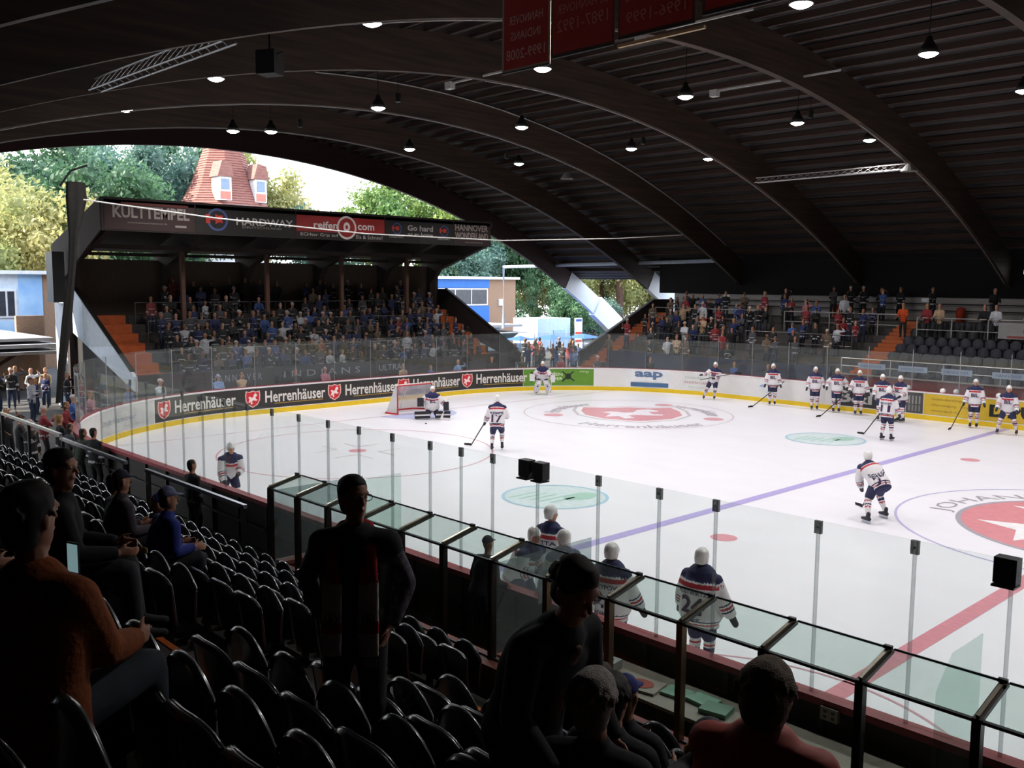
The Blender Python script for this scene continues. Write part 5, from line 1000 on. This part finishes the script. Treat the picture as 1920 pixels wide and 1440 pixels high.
def player(loc, rz, label, b, num=None, name=None, crest=None, vox=.024, detail=1, helmetc=None, grp=None, gl=True):
    z = .075; t = thing('person', label, 'person', (loc[0], loc[1], 0), rz, grp)
    for v in (b.pel, b.mid, b.neck, b.head): v.z += z
    for L in (b.sh, b.hp, b.ha, b.el, b.kn, b.ft): 
        for v in L: v.z += z
    fuse('body', [torso(b, 0, 0), shoulders(b), neck(b), *head(b)]+[x for i in (0, 1) for x in (arm(b, i), leg(b, i), *hand(b, i, 0, .9))], skin, t, .02 if detail else .03)
    j = fuse('jersey', [torso(b, .06, hem=-.2, n=36, chestmt=jt, big=1.2, step=.012), loft([(b.sh[0]+b.d2*.045, .05, .07), (b.neck+b.d2*.0, .05, .08), (b.sh[1]+b.d2*.045, .05, .07)], Vector((0, 0, 1)), 1), arm(b, 0, .052, js, to=.93, n=20, step=.012), arm(b, 1, .052, js, to=.93, n=20, step=.012)], [jw, navy, redj], t, .016, 3)
    fuse('hockey_pants', [torso(b, .05, 0, hem=-.14, top=.14)]+[loft([(b.hp[i], .135, .14), (b.hp[i].lerp(b.kn[i], .8), .11, .12)], Vector((1, 0, 0)), 0) for i in (0, 1)], navyp, t, .03)
    fuse('socks', [loft([(b.kn[i]+(b.hp[i]-b.kn[i])*.18, .085, .09), (b.kn[i], .085, .095), (b.kn[i].lerp(b.ft[i], .4), .078, .08), (b.kn[i].lerp(b.ft[i], .85), .055, .055)], Vector((1, 0, 0)), sk_) for i in (0, 1)], [jw, navy, redj], t, .024, 1)
    for i in (0, 1):
        s_ = fuse('skate', [foot(b, i, 0, .014), loft([(b.ft[i]+Vector((0, -.02, .08)), .05, .055), (b.ft[i]+Vector((0, 0, -.03)), .045, .06)], Vector((1, 0, 0)), 0)], glv, t, .016, 1)
        w = b.ft[i]; G().b2((w.x-.006, w.y-.1, 0.0), (w.x+.006, w.y+.21, w.z-.08)).build('skate_blade', bladem, s_)
        dd = (b.ha[i]-b.el[i]).normalized(); fuse('glove', [loft([(b.ha[i]-dd*.1, .062, .062), (b.ha[i], .06, .055)], Vector((0, 1, 0)), 0), loft([(b.ha[i]+dd*.03, .062, .05), (b.ha[i]+dd*.13, .055, .045)], Vector((0, 1, 0)), 0)], glv, t, .02, 1)
    k = b.k; c = b.head; u, f, r = b.hu, b.hf, b.hr; g = G()
    hl = [loft([(c+u*.02*k-f*.012, .098, .12), (c+u*.06*k-f*.012, .096, .118), (c+u*.10*k-f*.012, .08, .10), (c+u*.135*k-f*.012, .045, .06)], r, 0, n=18, step=.015, e0=.1, e1=.3), loft([(c-u*.07*k-f*.055, .082, .06), (c+u*.0*k-f*.05, .092, .075), (c+u*.06*k-f*.04, .09, .085)], r, 0, n=18, step=.015, e0=.2)]
    for s_ in (-1, 1): hl.append(loft([(c+r*s_*.085-u*.06-f*.02, .014, .03), (c+r*s_*.09+u*.03-f*.01, .014, .04)], r, 0, n=10, step=.015))
    h_ = fuse('helmet', hl, helm, t, .013, 1)
    g = G(); vs = []
    for q in range(9):
        a = -1.1+2.2*q/8; p0 = c+r*.1*math.sin(a)+f*(.118*math.cos(a)-.005); vs += [p0+u*.055, p0+u*-.02+f*.012]
    g.add(vs, [(2*q, 2*q+1, 2*q+3, 2*q+2) for q in range(8)]); g.build('visor', gl_near, h_)
    d = -(Matrix.Rotation(0, 3, 'Z') @ b.lat.cross(Vector((0, 0, 1))).normalized()); fwd = Vector((0, 0, 1)).cross(b.lat).normalized()
    if name: decal(j, 'name_letters', name, .07, .44, b.mid+b.d2*.05, fwd, navy, b.d2)
    if num: decal(j, 'number', num, .25, .36, b.mid-b.d*.135, fwd, mat('num_plum', '3c2048', .8), b.d2, .03)
    if num and name: decal(j, 'lower_letters', 'INDIANS', .05, .26, b.mid-b.d*.33, fwd, navy, b.d2)
    if crest: decal(j, 'crest', crest, .15, .26, b.mid+b.d2*.0, -fwd, mat('num_plum', '3c2048', .8), b.d2, .03)
    return t
def fc(x, y, tx, ty): return math.atan2(ty-y, tx-x)-pi/2
def stick_for(t, b, i, reach, label, side=1, heel=None):
    Mz = Matrix.Rotation(t.rotation_euler[2], 4, 'Z'); Mz.translation = t.location
    hnd = Mz @ (b.ha[i]+Vector((0, 0, 0)))
    hl = Mz @ Vector(heel); d = (hnd-hl).normalized(); stick(hnd+d*.25, (hl.x, hl.y, 0), side, label)
st = lambda **k: Body(h=1.82, **k)
PL = []
def pl(x, y, tx, ty, label, b, stk=None, **k):
    t = player((x, y), fc(x, y, tx, ty), label, b, **k); 
    if stk: stick_for(t, b, stk[0], 0, stk[1], heel=stk[2])
    return t
# near boards, backs to the camera
pl(-1.55, -13.7, -2.6, 2, 'hockey player number 24 seen from behind at the near boards', st(hands=((-.42, .14, .86), (.42, .14, .86)), elbow=(0, -.5, -.2), fat=1.3), num='24', name='ROSTWIRTZ')
pl(-2.56, -14.45, -4.2, 2, 'hockey player seen from behind at the boards, left of number 24', st(hands=((-.4, .12, .85), (.36, .2, .9)), elbow=(0, -.5, -.2), fat=1.2, yaw=-15), num='21', name='STREYPOV')
pl(-4.7, -13.5, -6.2, 2, 'hockey player seen from behind standing beyond the bearded skater', st(hands=((-.33, .15, .9), (.3, .2, .9)), yaw=-40), name='PIETTA')
pl(-3.63, -14.3, -9.5, -12.5, 'bearded hockey player turning his head left at the near boards', st(hands=((-.3, .2, .9), (.3, .25, .95)), yaw=25, turn=10, lean=5, h=1.8) if 0 else Body(h=1.76, hands=((-.3, .2, .9), (.3, .25, .95)), yaw=25, lean=5))
pl(-4.75, -14.2, -1, -14.0, 'hockey player bending forward to the right at the near boards', Body(h=1.82, hip=.86, lean=32, hands=((-.2, .5, .95), (.2, .55, 1.0)), elbow=(0, -.2, -1), bow=10))
pl(-15.4, -13.9, -10, -15.2, 'hockey player gliding along the near boards at left, leaning on his stick', Body(h=1.82, hip=.8, lean=30, hands=((-.12, .5, .85), (.2, .45, .7)), feet=((-.16, -.1, 0), (.18, .2, 0)), elbow=(0, -.2, -1), bow=5, pitch=10), stk=(1, 'stick of the player gliding along the near boards at left', (.45, 1.1, 0)))
# mid ice
t = pl(-4.06, -2.9, -14, 2, 'hockey player crouching low in the middle of the ice with his back to the camera', Body(h=1.82, hip=.82, lean=48, bow=5, hands=((-.1, .5, .62), (.22, .45, .55)), feet=((-.42, -.2, 0), (.3, .1, 0)), elbow=(0, 0, -1), turn=-12), num='27', name='SCHULZ', stk=(1, 'stick of the crouching player in the middle of the ice', (.5, 1.2, 0)))
pl(-16.95, -3.5, -24, 4, 'hockey player skating in front of the left goal, seen from behind', Body(h=1.86, hip=.86, lean=18, hands=((-.4, .3, .8), (.28, .4, .95)), feet=((-.15, -.1, 0), (.16, .12, 0)), elbow=(0, -.4, -.6)), num='17', name='KEMPE', stk=(0, 'stick of the player skating in front of the goal', (-.95, .9, 0)))
pl(-9.2, 8.6, -9, 20, 'hockey player seen from behind in front of the group at the far boards', Body(h=1.86, lean=8, hands=((-.32, .2, .85), (.33, .2, .85)), feet=((-.16, 0, 0), (.16, .05, 0))), num='11', name='BECKER', stk=(0, 'stick of the player seen from behind at the far side', (-1.2, .7, 0)))
pl(-20.5, 13.9, -8, -8, 'hockey player gliding away from the far boards carrying his stick level', Body(h=1.86, hip=.84, lean=14, side=-8, hands=((-.2, .35, .95), (.35, .4, 1.1)), feet=((-.2, 0, 0), (.28, 0, 0)), shift=(-.15, 0), elbow=(0, -.4, -1)), crest='BIL')
stick((-20.9, 13.6, .95), (-19.2, 14.0, 1.35), 1, 'stick carried level by the gliding player at the far boards')
# line along the far boards
FL = [(-17.35, 14.35, 'first'), (-15.2, 14.35, 'second'), (-14.15, 14.35, 'third'), (-13.1, 14.3, 'fourth'), (-11.65, 13.4, 'fifth'), (-10.9, 13.6, 'sixth'), (-8.3, 14.35, 'seventh'), (-6.8, 13.6, 'eighth')]
VB = [dict(hands=((-.33, .12, .85), (.33, .12, .85))), dict(hands=((-.34, .2, 1.0), (.33, .15, .9)), yaw=10), dict(hands=((-.4, .1, 1.0), (.4, .1, 1.0)), elbow=(0, -.6, 0)), dict(hands=((-.36, .15, .9), (.36, .2, .95)), yaw=-12), dict(hands=((-.3, .25, .95), (.3, .25, .95)), lean=5, yaw=15), dict(hands=((-.25, .35, 1.0), (.3, .25, .95)), lean=12, yaw=30), dict(hands=((-.33, .2, .9), (.36, .15, .85))), dict(hands=((-.3, .3, .85), (.34, .25, .9)), lean=12, feet=((-.32, 0, 0), (.3, .05, 0)), hip=.88)]
for i, (x, y, o_) in enumerate(FL):
    kw = dict(VB[i]); stk = None
    if i == 0: stk = (0, 'stick of the leftmost player of the far line', (.9, 1.0, 0))
    if i == 3: stk = (1, 'stick of the fourth player of the far line, blade to the left', (1.5, 1.2, 0))
    if i == 6: stk = (1, 'stick of the seventh player of the far line', (.75, .9, 0))
    pl(x, y, 0 if i != 5 else -20, -12, 'hockey player in white standing at the far boards, %s of the line from left' % o_, Body(h=1.84, **kw), crest='BIL', stk=stk, detail=0, grp='players lined up at the far boards')
# goalkeepers
padm = mat('goalie_pad', 'd4d0d2', .6, var=.08); padd = mat('goalie_pad_dark', '1a1a22', .6)
def goalie(x, y, tx, ty, label, low):
    b = Body(h=1.84, hip=.42 if low else .78, lean=22 if low else 35, hands=((-.5, .35, .45 if low else .7), (.5, .3, .62 if low else .75)), feet=((-.55, -.1, .0), (.55, -.1, .0)) if low else ((-.3, 0, 0), (.3, 0, 0)), elbow=(0, -.5, -.4), knee=(0, 1, -.2) if low else (0, 1, .1), fat=1.25)
    if low:
        for i, s_ in ((0, -1), (1, 1)): b.kn[i] = Vector((s_*.2, .18, .05)); b.ft[i] = Vector((s_*.62, .0, .1))
    t = player((x, y), fc(x, y, tx, ty), label, b, crest='BIL', helmetc=1)
    for i, s_ in ((0, -1), (1, 1)):
        a, c = b.kn[i], b.ft[i]; u = (b.hp[i]-a).normalized()
        if low: g = G().bar(a+Vector((-s_*.08, .1, .08)), c+Vector((s_*.1, .12, .0)), .14, .28, 1); g.bar(a+Vector((-s_*.08, .175, .08)), c+Vector((s_*.1, .195, .0)), .02, .06, 0)
        else: g = G().bar(a+u*.22+Vector((0, .1, 0)), a+Vector((0, .12, 0)), .28, .12, 0).bar(a+Vector((0, .12, 0)), c+Vector((0, .12, -.05)), .28, .12, 0).bar(a+Vector((0, .185, -.05)), c+Vector((0, .185, .1)), .08, .02, 1)
        g.build('leg_pad', [padm, padd], t)
        w = b.ha[i]; G().bar(w+Vector((0, .1, -.16)), w+Vector((0, .08, .2)), .22 if i == 0 else .26, .07, 0).build('blocker' if i == 0 else 'catching_glove', [padd if low else padm], t)
    h = Matrix.Rotation(t.rotation_euler[2], 4, 'Z'); h.translation = t.location
    st_ = thing('goalie_stick', 'wide stick of the '+label.split(' in ')[0].split(' standing')[0], 'hockey stick', (h @ Vector((-.3, .55, 0)))); 
    hd = (h @ b.ha[0])-st_.location; G().bar((0, 0, .06), hd+hd.normalized()*.35, .03, .03).bar((0, 0, .05), hd*.45, .09, .03).build('shaft', padm, st_); G().b2((-.02, -.02, 0), (.34, .02, .11)).build('blade', padm, st_, rz=.5)
    return t
goalie(-24.2, -.5, -10, -9, 'goalkeeper in dark pads kneeling in front of the goal', True); goalie(-27.3, 9.1, -8, -10, 'second goalkeeper standing at the far left boards before the green advert', False)
G().tube([(0, 0, 0), (0, 0, .028)], .038, 14).build('puck', blk, loc=(-23.2, -1.6, .004), label='black puck on the ice right of the kneeling goalkeeper', cat='puck')
for i, (x, y) in enumerate(((-3.95, -15.75),)):
    t = thing('staff_person', '', 'person', (x, y, .3), fc(x, y, x, 0)); b = Body(lean=18, hands=((-.25, .35, 1.0), (.25, .35, 1.0)), yaw=10, h=1.66)
    t.name = 'person'; t['label'] = ('team helper in a black cap leaning at the glass of the bench', '')[i]
    fuse('body', [*head(b), neck(b), *hand(b, 0), *hand(b, 1), torso(b), arm(b, 0), arm(b, 1), leg(b, 0), leg(b, 1)], skin, t, .02); fuse('jacket', [torso(b, .025), shoulders(b, .02), arm(b, 0, .018, to=.95), arm(b, 1, .018, to=.95)], black, t, .024); fuse('trousers', [leg(b, 0, .016), leg(b, 1, .016), torso(b, .016, top=.05)], black, t, .026); fuse('cap', cap_(b), black, t, .014); [fuse('shoe', [foot(b, q, 0, .004)], black, t, .016) for q in (0, 1)]

# ================================================================ spectators close to the camera
def human(loc, rz, label, b, top, bottoms, hair, vox=.014, topname='jacket', e=.022, cap=None, hlen=0, handcurl=.5, skinm=None, puff=False, shoes=black, extra=None, he=.014, glasses=False, wrist=.95, tufts=0, tr=.011, hunch=0):
    t = thing('person', label, 'person', loc, rz); sm = skinm or skin
    if hunch: b.head = b.head-Vector((0, 0, hunch))+b.hf*.03
    fuse('body', [torso(b), shoulders(b), neck(b), *head(b)]+[x for i in (0, 1) for x in (arm(b, i), leg(b, i), *hand(b, i, 0, handcurl))], sm, t, .0105, 1)
    ps = [torso(b, e, hem=-.14, n=24), shoulders(b, e*.8), arm(b, 0, e*.9, to=wrist), arm(b, 1, e*.9, to=wrist), loft([(b.neck-b.d2*.03, .075, .08), (b.neck+b.nd*.035, .07, .072)], b.hr, 0, n=14)]
    if puff:
        for i in (0, 1):
            a, m_, w = b.sh[i], b.el[i], b.ha[i]
            for q in range(7):
                c = a.lerp(m_, q/4) if q < 4 else m_.lerp(w, (q-4)/3.6); dr = (m_-a if q < 4 else w-m_).normalized(); ps.append(loft([(c-dr*.02, .085, .085), (c+dr*.02, .085, .085)], Vector((0, 1, 0)), 0, e0=.5, e1=.5))
        for q in range(8): c = b.pel+b.d*(q*.062) if q < 4 else b.mid+b.d2*((q-4)*.055); ps.append(loft([(c-b.d*.018, .2, .155), (c+b.d*.018, .2, .155)], b.lat, 0, n=20, e0=.3, e1=.3))
    fuse(topname, ps, top, t, .014, 1 if puff else 2)
    fuse('trousers', [torso(b, .014, hem=-.14, top=.06), leg(b, 0, .016, to=1.0), leg(b, 1, .016, to=1.0)], bottoms, t, .018)
    for i in (0, 1): fuse('shoe', [foot(b, i, 0, .006)], shoes, t, .014, 1)
    if cap: fuse('cap', cap_(b), cap, t, .011, 1)
    hp = hair_short(b, 0, e=he if not cap else .004, back=hlen)
    for q in range(tufts):
        a1 = R_.uniform(0, 2*pi); a2 = R_.uniform(0, 1.5); k = b.k; c = b.head+b.hu*.02*k-b.hf*.018*k; dd = b.hr*math.cos(a1)*math.cos(a2)+b.hf*(math.sin(a1)*math.cos(a2)*1.1-.15)+b.hu*math.sin(a2)
        if dd.dot(b.hf) > .55 and a2 < .7: continue
        p_ = c+dd*(.083+he)*k; hp.append(loft([(p_, tr, tr), (p_+dd*.006+Vector((0, 0, -.01)), tr*.8, tr*.8)], Vector((1, 0, 0)), 0, n=6, step=.01))
    if hair: fuse('hair', hp, hair, t, .009 if tufts else .011, 1)
    for s_ in (-1, 1):
        c = b.head+b.hf*.083*b.k+b.hr*s_*.03*b.k+b.hu*.012*b.k; G().lathe([(0, -.011), (.009, -.006), (.0115, 0), (.009, .006), (0, .011)], c, n=10).build('eye', mat('eye', 'd8d4cc', .2), t, smooth=True)
    if glasses:
        g = G(); k = b.k
        for s_ in (-1, 1):
            c = b.head+b.hf*.108*k+b.hr*s_*.034*k+b.hu*.01*k; g.tube([c+b.hr*.026*math.cos(a)+b.hu*.019*math.sin(a) for a in np.linspace(0, 2*pi, 17)], .0022, 5); g.tube([c+b.hr*s_*.026, b.head+b.hr*s_*.086*k+b.hf*.0+b.hu*.012], .0022, 5)
        c = b.head+b.hf*.11*k+b.hu*.012*k; g.tube([c-b.hr*.01, c+b.hr*.01], .002, 5); g.build('glasses', frame_m, t)
    return t
hairD = mat('hair_black', '1a1410', .7, var=.3, scale=30, stretch=(1, 1, .2)); hairB = mat('hair_brown', '33241a', .7, var=.4, scale=30, stretch=(1, 1, .2)); hairG = mat('hair_grey', 'c4beb6', .85, var=.35, scale=40, bump=.6); hairBl = mat('hair_blond', '8c6c3e', .75, var=.3, scale=30, stretch=(1, 1, .2)); hairGB = mat('hair_ash', '8a7864', .8, var=.4, scale=30, bump=.5)
plaid = mat('plaid', '6a6470', .85, c2='2a2830', scale=26)
# man with the scarf
b = Body(h=1.74, hip=.93, hands=((-.21, .05, .92), (.2, .0, .95)), elbow=((-.3, -.8, .1), (.4, -.8, .1)), yaw=38, pitch=-2, fat=1.0)
X, Y = 1.48, -21.5; Z = NR(1)[1]
t = human((X, Y, Z), fc(X, Y, 4.6, -24.45), 'standing man with glasses and a red and white fan scarf over a dark vest', b, plaid, darkc, hairD, topname='checked_shirt', glasses=True, shoes=black, he=.009)
fuse('vest', [torso(b, .045, hem=-.16, n=24), shoulders(b, .03), loft([(b.sh[0], .085, .09), (b.sh[0]+(b.el[0]-b.sh[0])*.15, .075, .08)], Vector((0, 1, 0)), 0), loft([(b.sh[1], .085, .09), (b.sh[1]+(b.el[1]-b.sh[1])*.15, .075, .08)], Vector((0, 1, 0)), 0)], darkc, t, .016)
scr = mat('scarf_red', 'c02830', .9, var=.3, scale=30); scw = mat('scarf_white', 'e8e0d8', .9, var=.15, scale=30)
sc = lambda t_: 0 if t_ < .52 else 1 if t_ < .78 else 0 if t_ < .83 else 1
pk = []
for s_ in (-1, 1):
    n_ = b.neck; pk.append(loft([(n_+Vector((0, -.085, .05)), .03, .05), (n_+Vector((s_*.075, -.02, .05)), .04, .03), (n_+Vector((s_*.085, .1, -.05)), .055, .02), (n_+Vector((s_*.1, .165, -.2)), .06, .016), (n_+Vector((s_*.105, .19, -.42)), .062, .014), (n_+Vector((s_*.105, .2, -.64)), .062, .014)], Vector((1, 0, 0)), sc, n=14, e1=.2))
so = fuse('scarf', pk, [scr, scw], t, .012, 1, label='red and white fan scarf')
g = G()
for s_ in (-1, 1):
    c = b.neck+Vector((s_*.105, .212, -.42)); ring(g, 0, 0, .03, .036, lambda u, v: (c.x+u, c.y, c.z+v)); g.add([(c.x-.02, c.y, c.z-.01), (c.x+.02, c.y, c.z-.015), (c.x+.005, c.y, c.z+.03)], [(0, 1, 2)])
    for q in range(9): g.tube([(c.x-.055+q*.0137, c.y-.012, c.z-.23), (c.x-.055+q*.0137, c.y-.012, c.z-.29)], .004, 4)
g.build('scarf_print', mat('scarf_ink', '4a3a3a', .9), so)
# dark man bending to the right
X, Y = 3.04, -21.66; b = Body(h=1.78, hip=.93, lean=18, bow=14, hands=((-.2, .35, .88), (.22, .38, .9)), elbow=(0, -.6, -1), pitch=24, yaw=-12, turn=0, fat=1.1)
t = human((X, Y, NR(1)[1]), fc(X, Y, 5.2, -21.6), 'man in a dark open jacket bending forward to the right in the near stand', b, mat('jacket_navy', '14141f', .85, var=.2), denim, hairB, hlen=.06, he=.014, tufts=80, tr=.013)
fuse('shirt', [loft([(b.neck+Vector((0, .09, -.06)), .035, .025), (b.mid+b.d2*.08+Vector((0, .125, 0)), .05, .03), (b.pel+b.d*.05+Vector((0, .14, 0)), .06, .03)], b.lat, 0)], mat('shirt_plum', '4a2438', .8, c2='6a4a2c', scale=6), t, .016)
def seated(x, n, top, label, hair=hairD, rzt=None, hands=((-.15, .38, .62), (.15, .38, .62)), dy=.28, cap=None, h=1.74, kw=None, **k):
    b = Body(h=h, hip=k.pop('hip', .46), hands=hands, feet=((-.13, .5, 0), (.13, .48, 0)), **(kw or {})); y = NR(n)[0]+dy; OCC.append((n, x)); return human((x, y, NR(n)[1]), rzt or 0, label, b, top, k.pop('bottoms', darkc), hair, cap=cap, **k), b
seated(3.5, 1, black, 'person with curly grey hair seated next to the bending man', hairG, dy=.42, h=1.76, he=.02, rzt=.35, tufts=90)
seated(4.15, 1, mat('puffer_salmon', 'dc6a5c', .65, var=.15, scale=5, bump=.3, bscale=8), 'person with ash-grey hair in a salmon red quilted jacket, seen from behind', hairGB, dy=.6, h=1.84, puff=True, hlen=.05, he=.022, rzt=.25, kw=dict(lean=0, bow=8, fat=1.3, pitch=0), hunch=.06, hip=.62, tufts=70)
seated(2.98, 2, black, 'dark-haired person seated in front of the grey-haired one', hairD, dy=.35, he=.018, rzt=.2, tufts=60)
seated(2.45, 3, darkc, 'blond person in a blue cap seated near the enclosure glass', hairBl, dy=.3, cap=mat('cap_blue', '22307c', .8), hlen=.12, h=1.72, rzt=.2)
seated(1.2, 4, darkc, 'left one of two dark-haired children near the enclosure glass', hairB, dy=.3, h=1.62); seated(1.58, 4, darkc, 'right one of two dark-haired children near the enclosure glass', hairB, dy=.3, h=1.66)
seated(3.56, 2, darkc, 'person in a grey cap with one hand raised beside a yellow cloth', hairB, dy=.35, cap=mat('cap_grey', '5c5c66', .85), h=1.7, hands=((-.16, .42, .98), (.15, .38, .62)), wrist=.8, rzt=.1)
seated(4.1, 2, darkc, 'dark-haired person low at the right of the salmon jacket', hairD, dy=.35, h=1.68)
g = G(); gv = loft([((0, 0, 0), .04, .03), ((.05, .02, .03), .06, .03), ((.1, 0, .02), .05, .025), ((.15, .02, -.03), .03, .02)]); g.add([tuple(v) for v in gv[0]], gv[1]); g.build('yellow_cloth', mat('cloth_yellow', 'a87c1c', .85), loc=(3.2, -20.62, 3.22), label='crumpled yellow cloth held up beside the raised hand', cat='cloth')
# orange jacket at the left edge
t, b = seated(2.22, -1, mat('jacket_rust', 'a0521f', .85, var=.2, scale=8, bump=.3), 'man in a rust-brown jacket seated at the lower left edge looking at a phone', hairD, dy=.3, h=1.82, hands=((-.5, .42, .8), (.12, .4, .62)), bottoms=mat('jeans_grey', '3c4450', .85, var=.2, scale=10), kw=dict(fat=1.2, lean=2), wrist=.9, rzt=.5, tufts=40)
ph = thing('smartphone', 'lit smartphone held up by the man in the rust-brown jacket', 'phone', (1.69, -23.1, 4.4), .35)
G().b2((-.036, -.004, -.07), (.036, .004, .07)).build('case', blk, ph); G().b2((-.032, -.006, -.062), (.032, -.0042, .062)).build('screen', mat('screen', '8fb4b8', .3, c2='c08a9c', scale=14, emit=.5), ph, label='glowing screen')
seated(-.75, 0, black, 'dark-clad man with a yellow snack seated in the middle of the left seat block', hairD, dy=.5, h=1.8, kw=dict(yaw=-30, lean=6), bottoms=mat('trousers_grey', '2e2e34', .85), rzt=-.35)
gv = loft([((0, 0, 0), .02, .012), ((.08, 0, .01), .022, .012)]); g = G(); g.add([tuple(v) for v in gv[0]], gv[1]); g.build('snack', mat('snack_yellow', 'b08a2c', .7), loc=(-.36, -22.0, 3.78), label='small yellow snack in the hand of the dark-clad man', cat='food')
jb = mat('jersey_fan_blue', '2c3c94', .85, var=.3, scale=10); jb2 = mat('jersey_fan_mix', '6c6c9c', .85, c2='22286a', scale=14)
seated(-3.15, 2, jb, 'child in a blue jersey and blue-white cap seated with a yellow snack', hairB, dy=.55, cap=mat('cap_bluewhite', '3c4a8c', .8, c2='8c90a8', scale=20), h=1.62, kw=dict(lean=18, yaw=-20))
seated(-4.1, 2, mat('top_greybrown', '4a4248', .85), 'person in a grey-brown jacket and patterned cap seated behind the blue jersey child', hairB, dy=.5, cap=mat('cap_dark', '23283c', .8), h=1.66, kw=dict(lean=12))
seated(-4.3, 3, jb2, 'person in a violet and white jersey with a bright blue cap', hairBl, dy=.3, cap=mat('cap_bright', '2a3c9c', .8), h=1.66, kw=dict(yaw=-30))
seated(-5.6, 3, darkc, 'dark person seated left of the violet jersey', hairD, dy=.3, h=1.7)
seated(-2.0, 0, mat('top_maroon', '3a1a1c', .85), 'red-haired person at the left edge of the picture', mat('hair_red', '6a3018', .8), dy=.35, h=1.8); seated(.2, -1, mat('top_navywhite', '1a1e36', .85), 'dark navy clad person at the far left edge behind the rust jacket', hairD, dy=.3, h=1.6)
# plastic bag on a seat
g = G(); r = np.random.RandomState(5); vs = []
for j, (z, q) in enumerate(((0, .15), (.08, .2), (.16, .19), (.24, .14), (.3, .06), (.36, .09), (.4, .11))):
    for k in range(20): a = 2*pi*k/20; rr = q*(1+.16*math.sin(3*a+j)+.1*r.randn()*.5); vs.append((rr*math.cos(a), rr*.8*math.sin(a), z+.01*r.randn()))
g.add(vs, [(j*20+k, j*20+(k+1) % 20, (j+1)*20+(k+1) % 20, (j+1)*20+k) for j in range(6) for k in range(20)]); bagm = glass('bag_film', (.8, .82, .8), haze=.35)
g.build('plastic_bag', bagm, loc=(1.55, -21.2, NR(2)[1]+.42), label='translucent plastic bag standing on a seat right of the man with the scarf', cat='bag', smooth=True)
set_seats()
bpy.data.scenes.remove(TMP)
SC.view_layers[0].update()
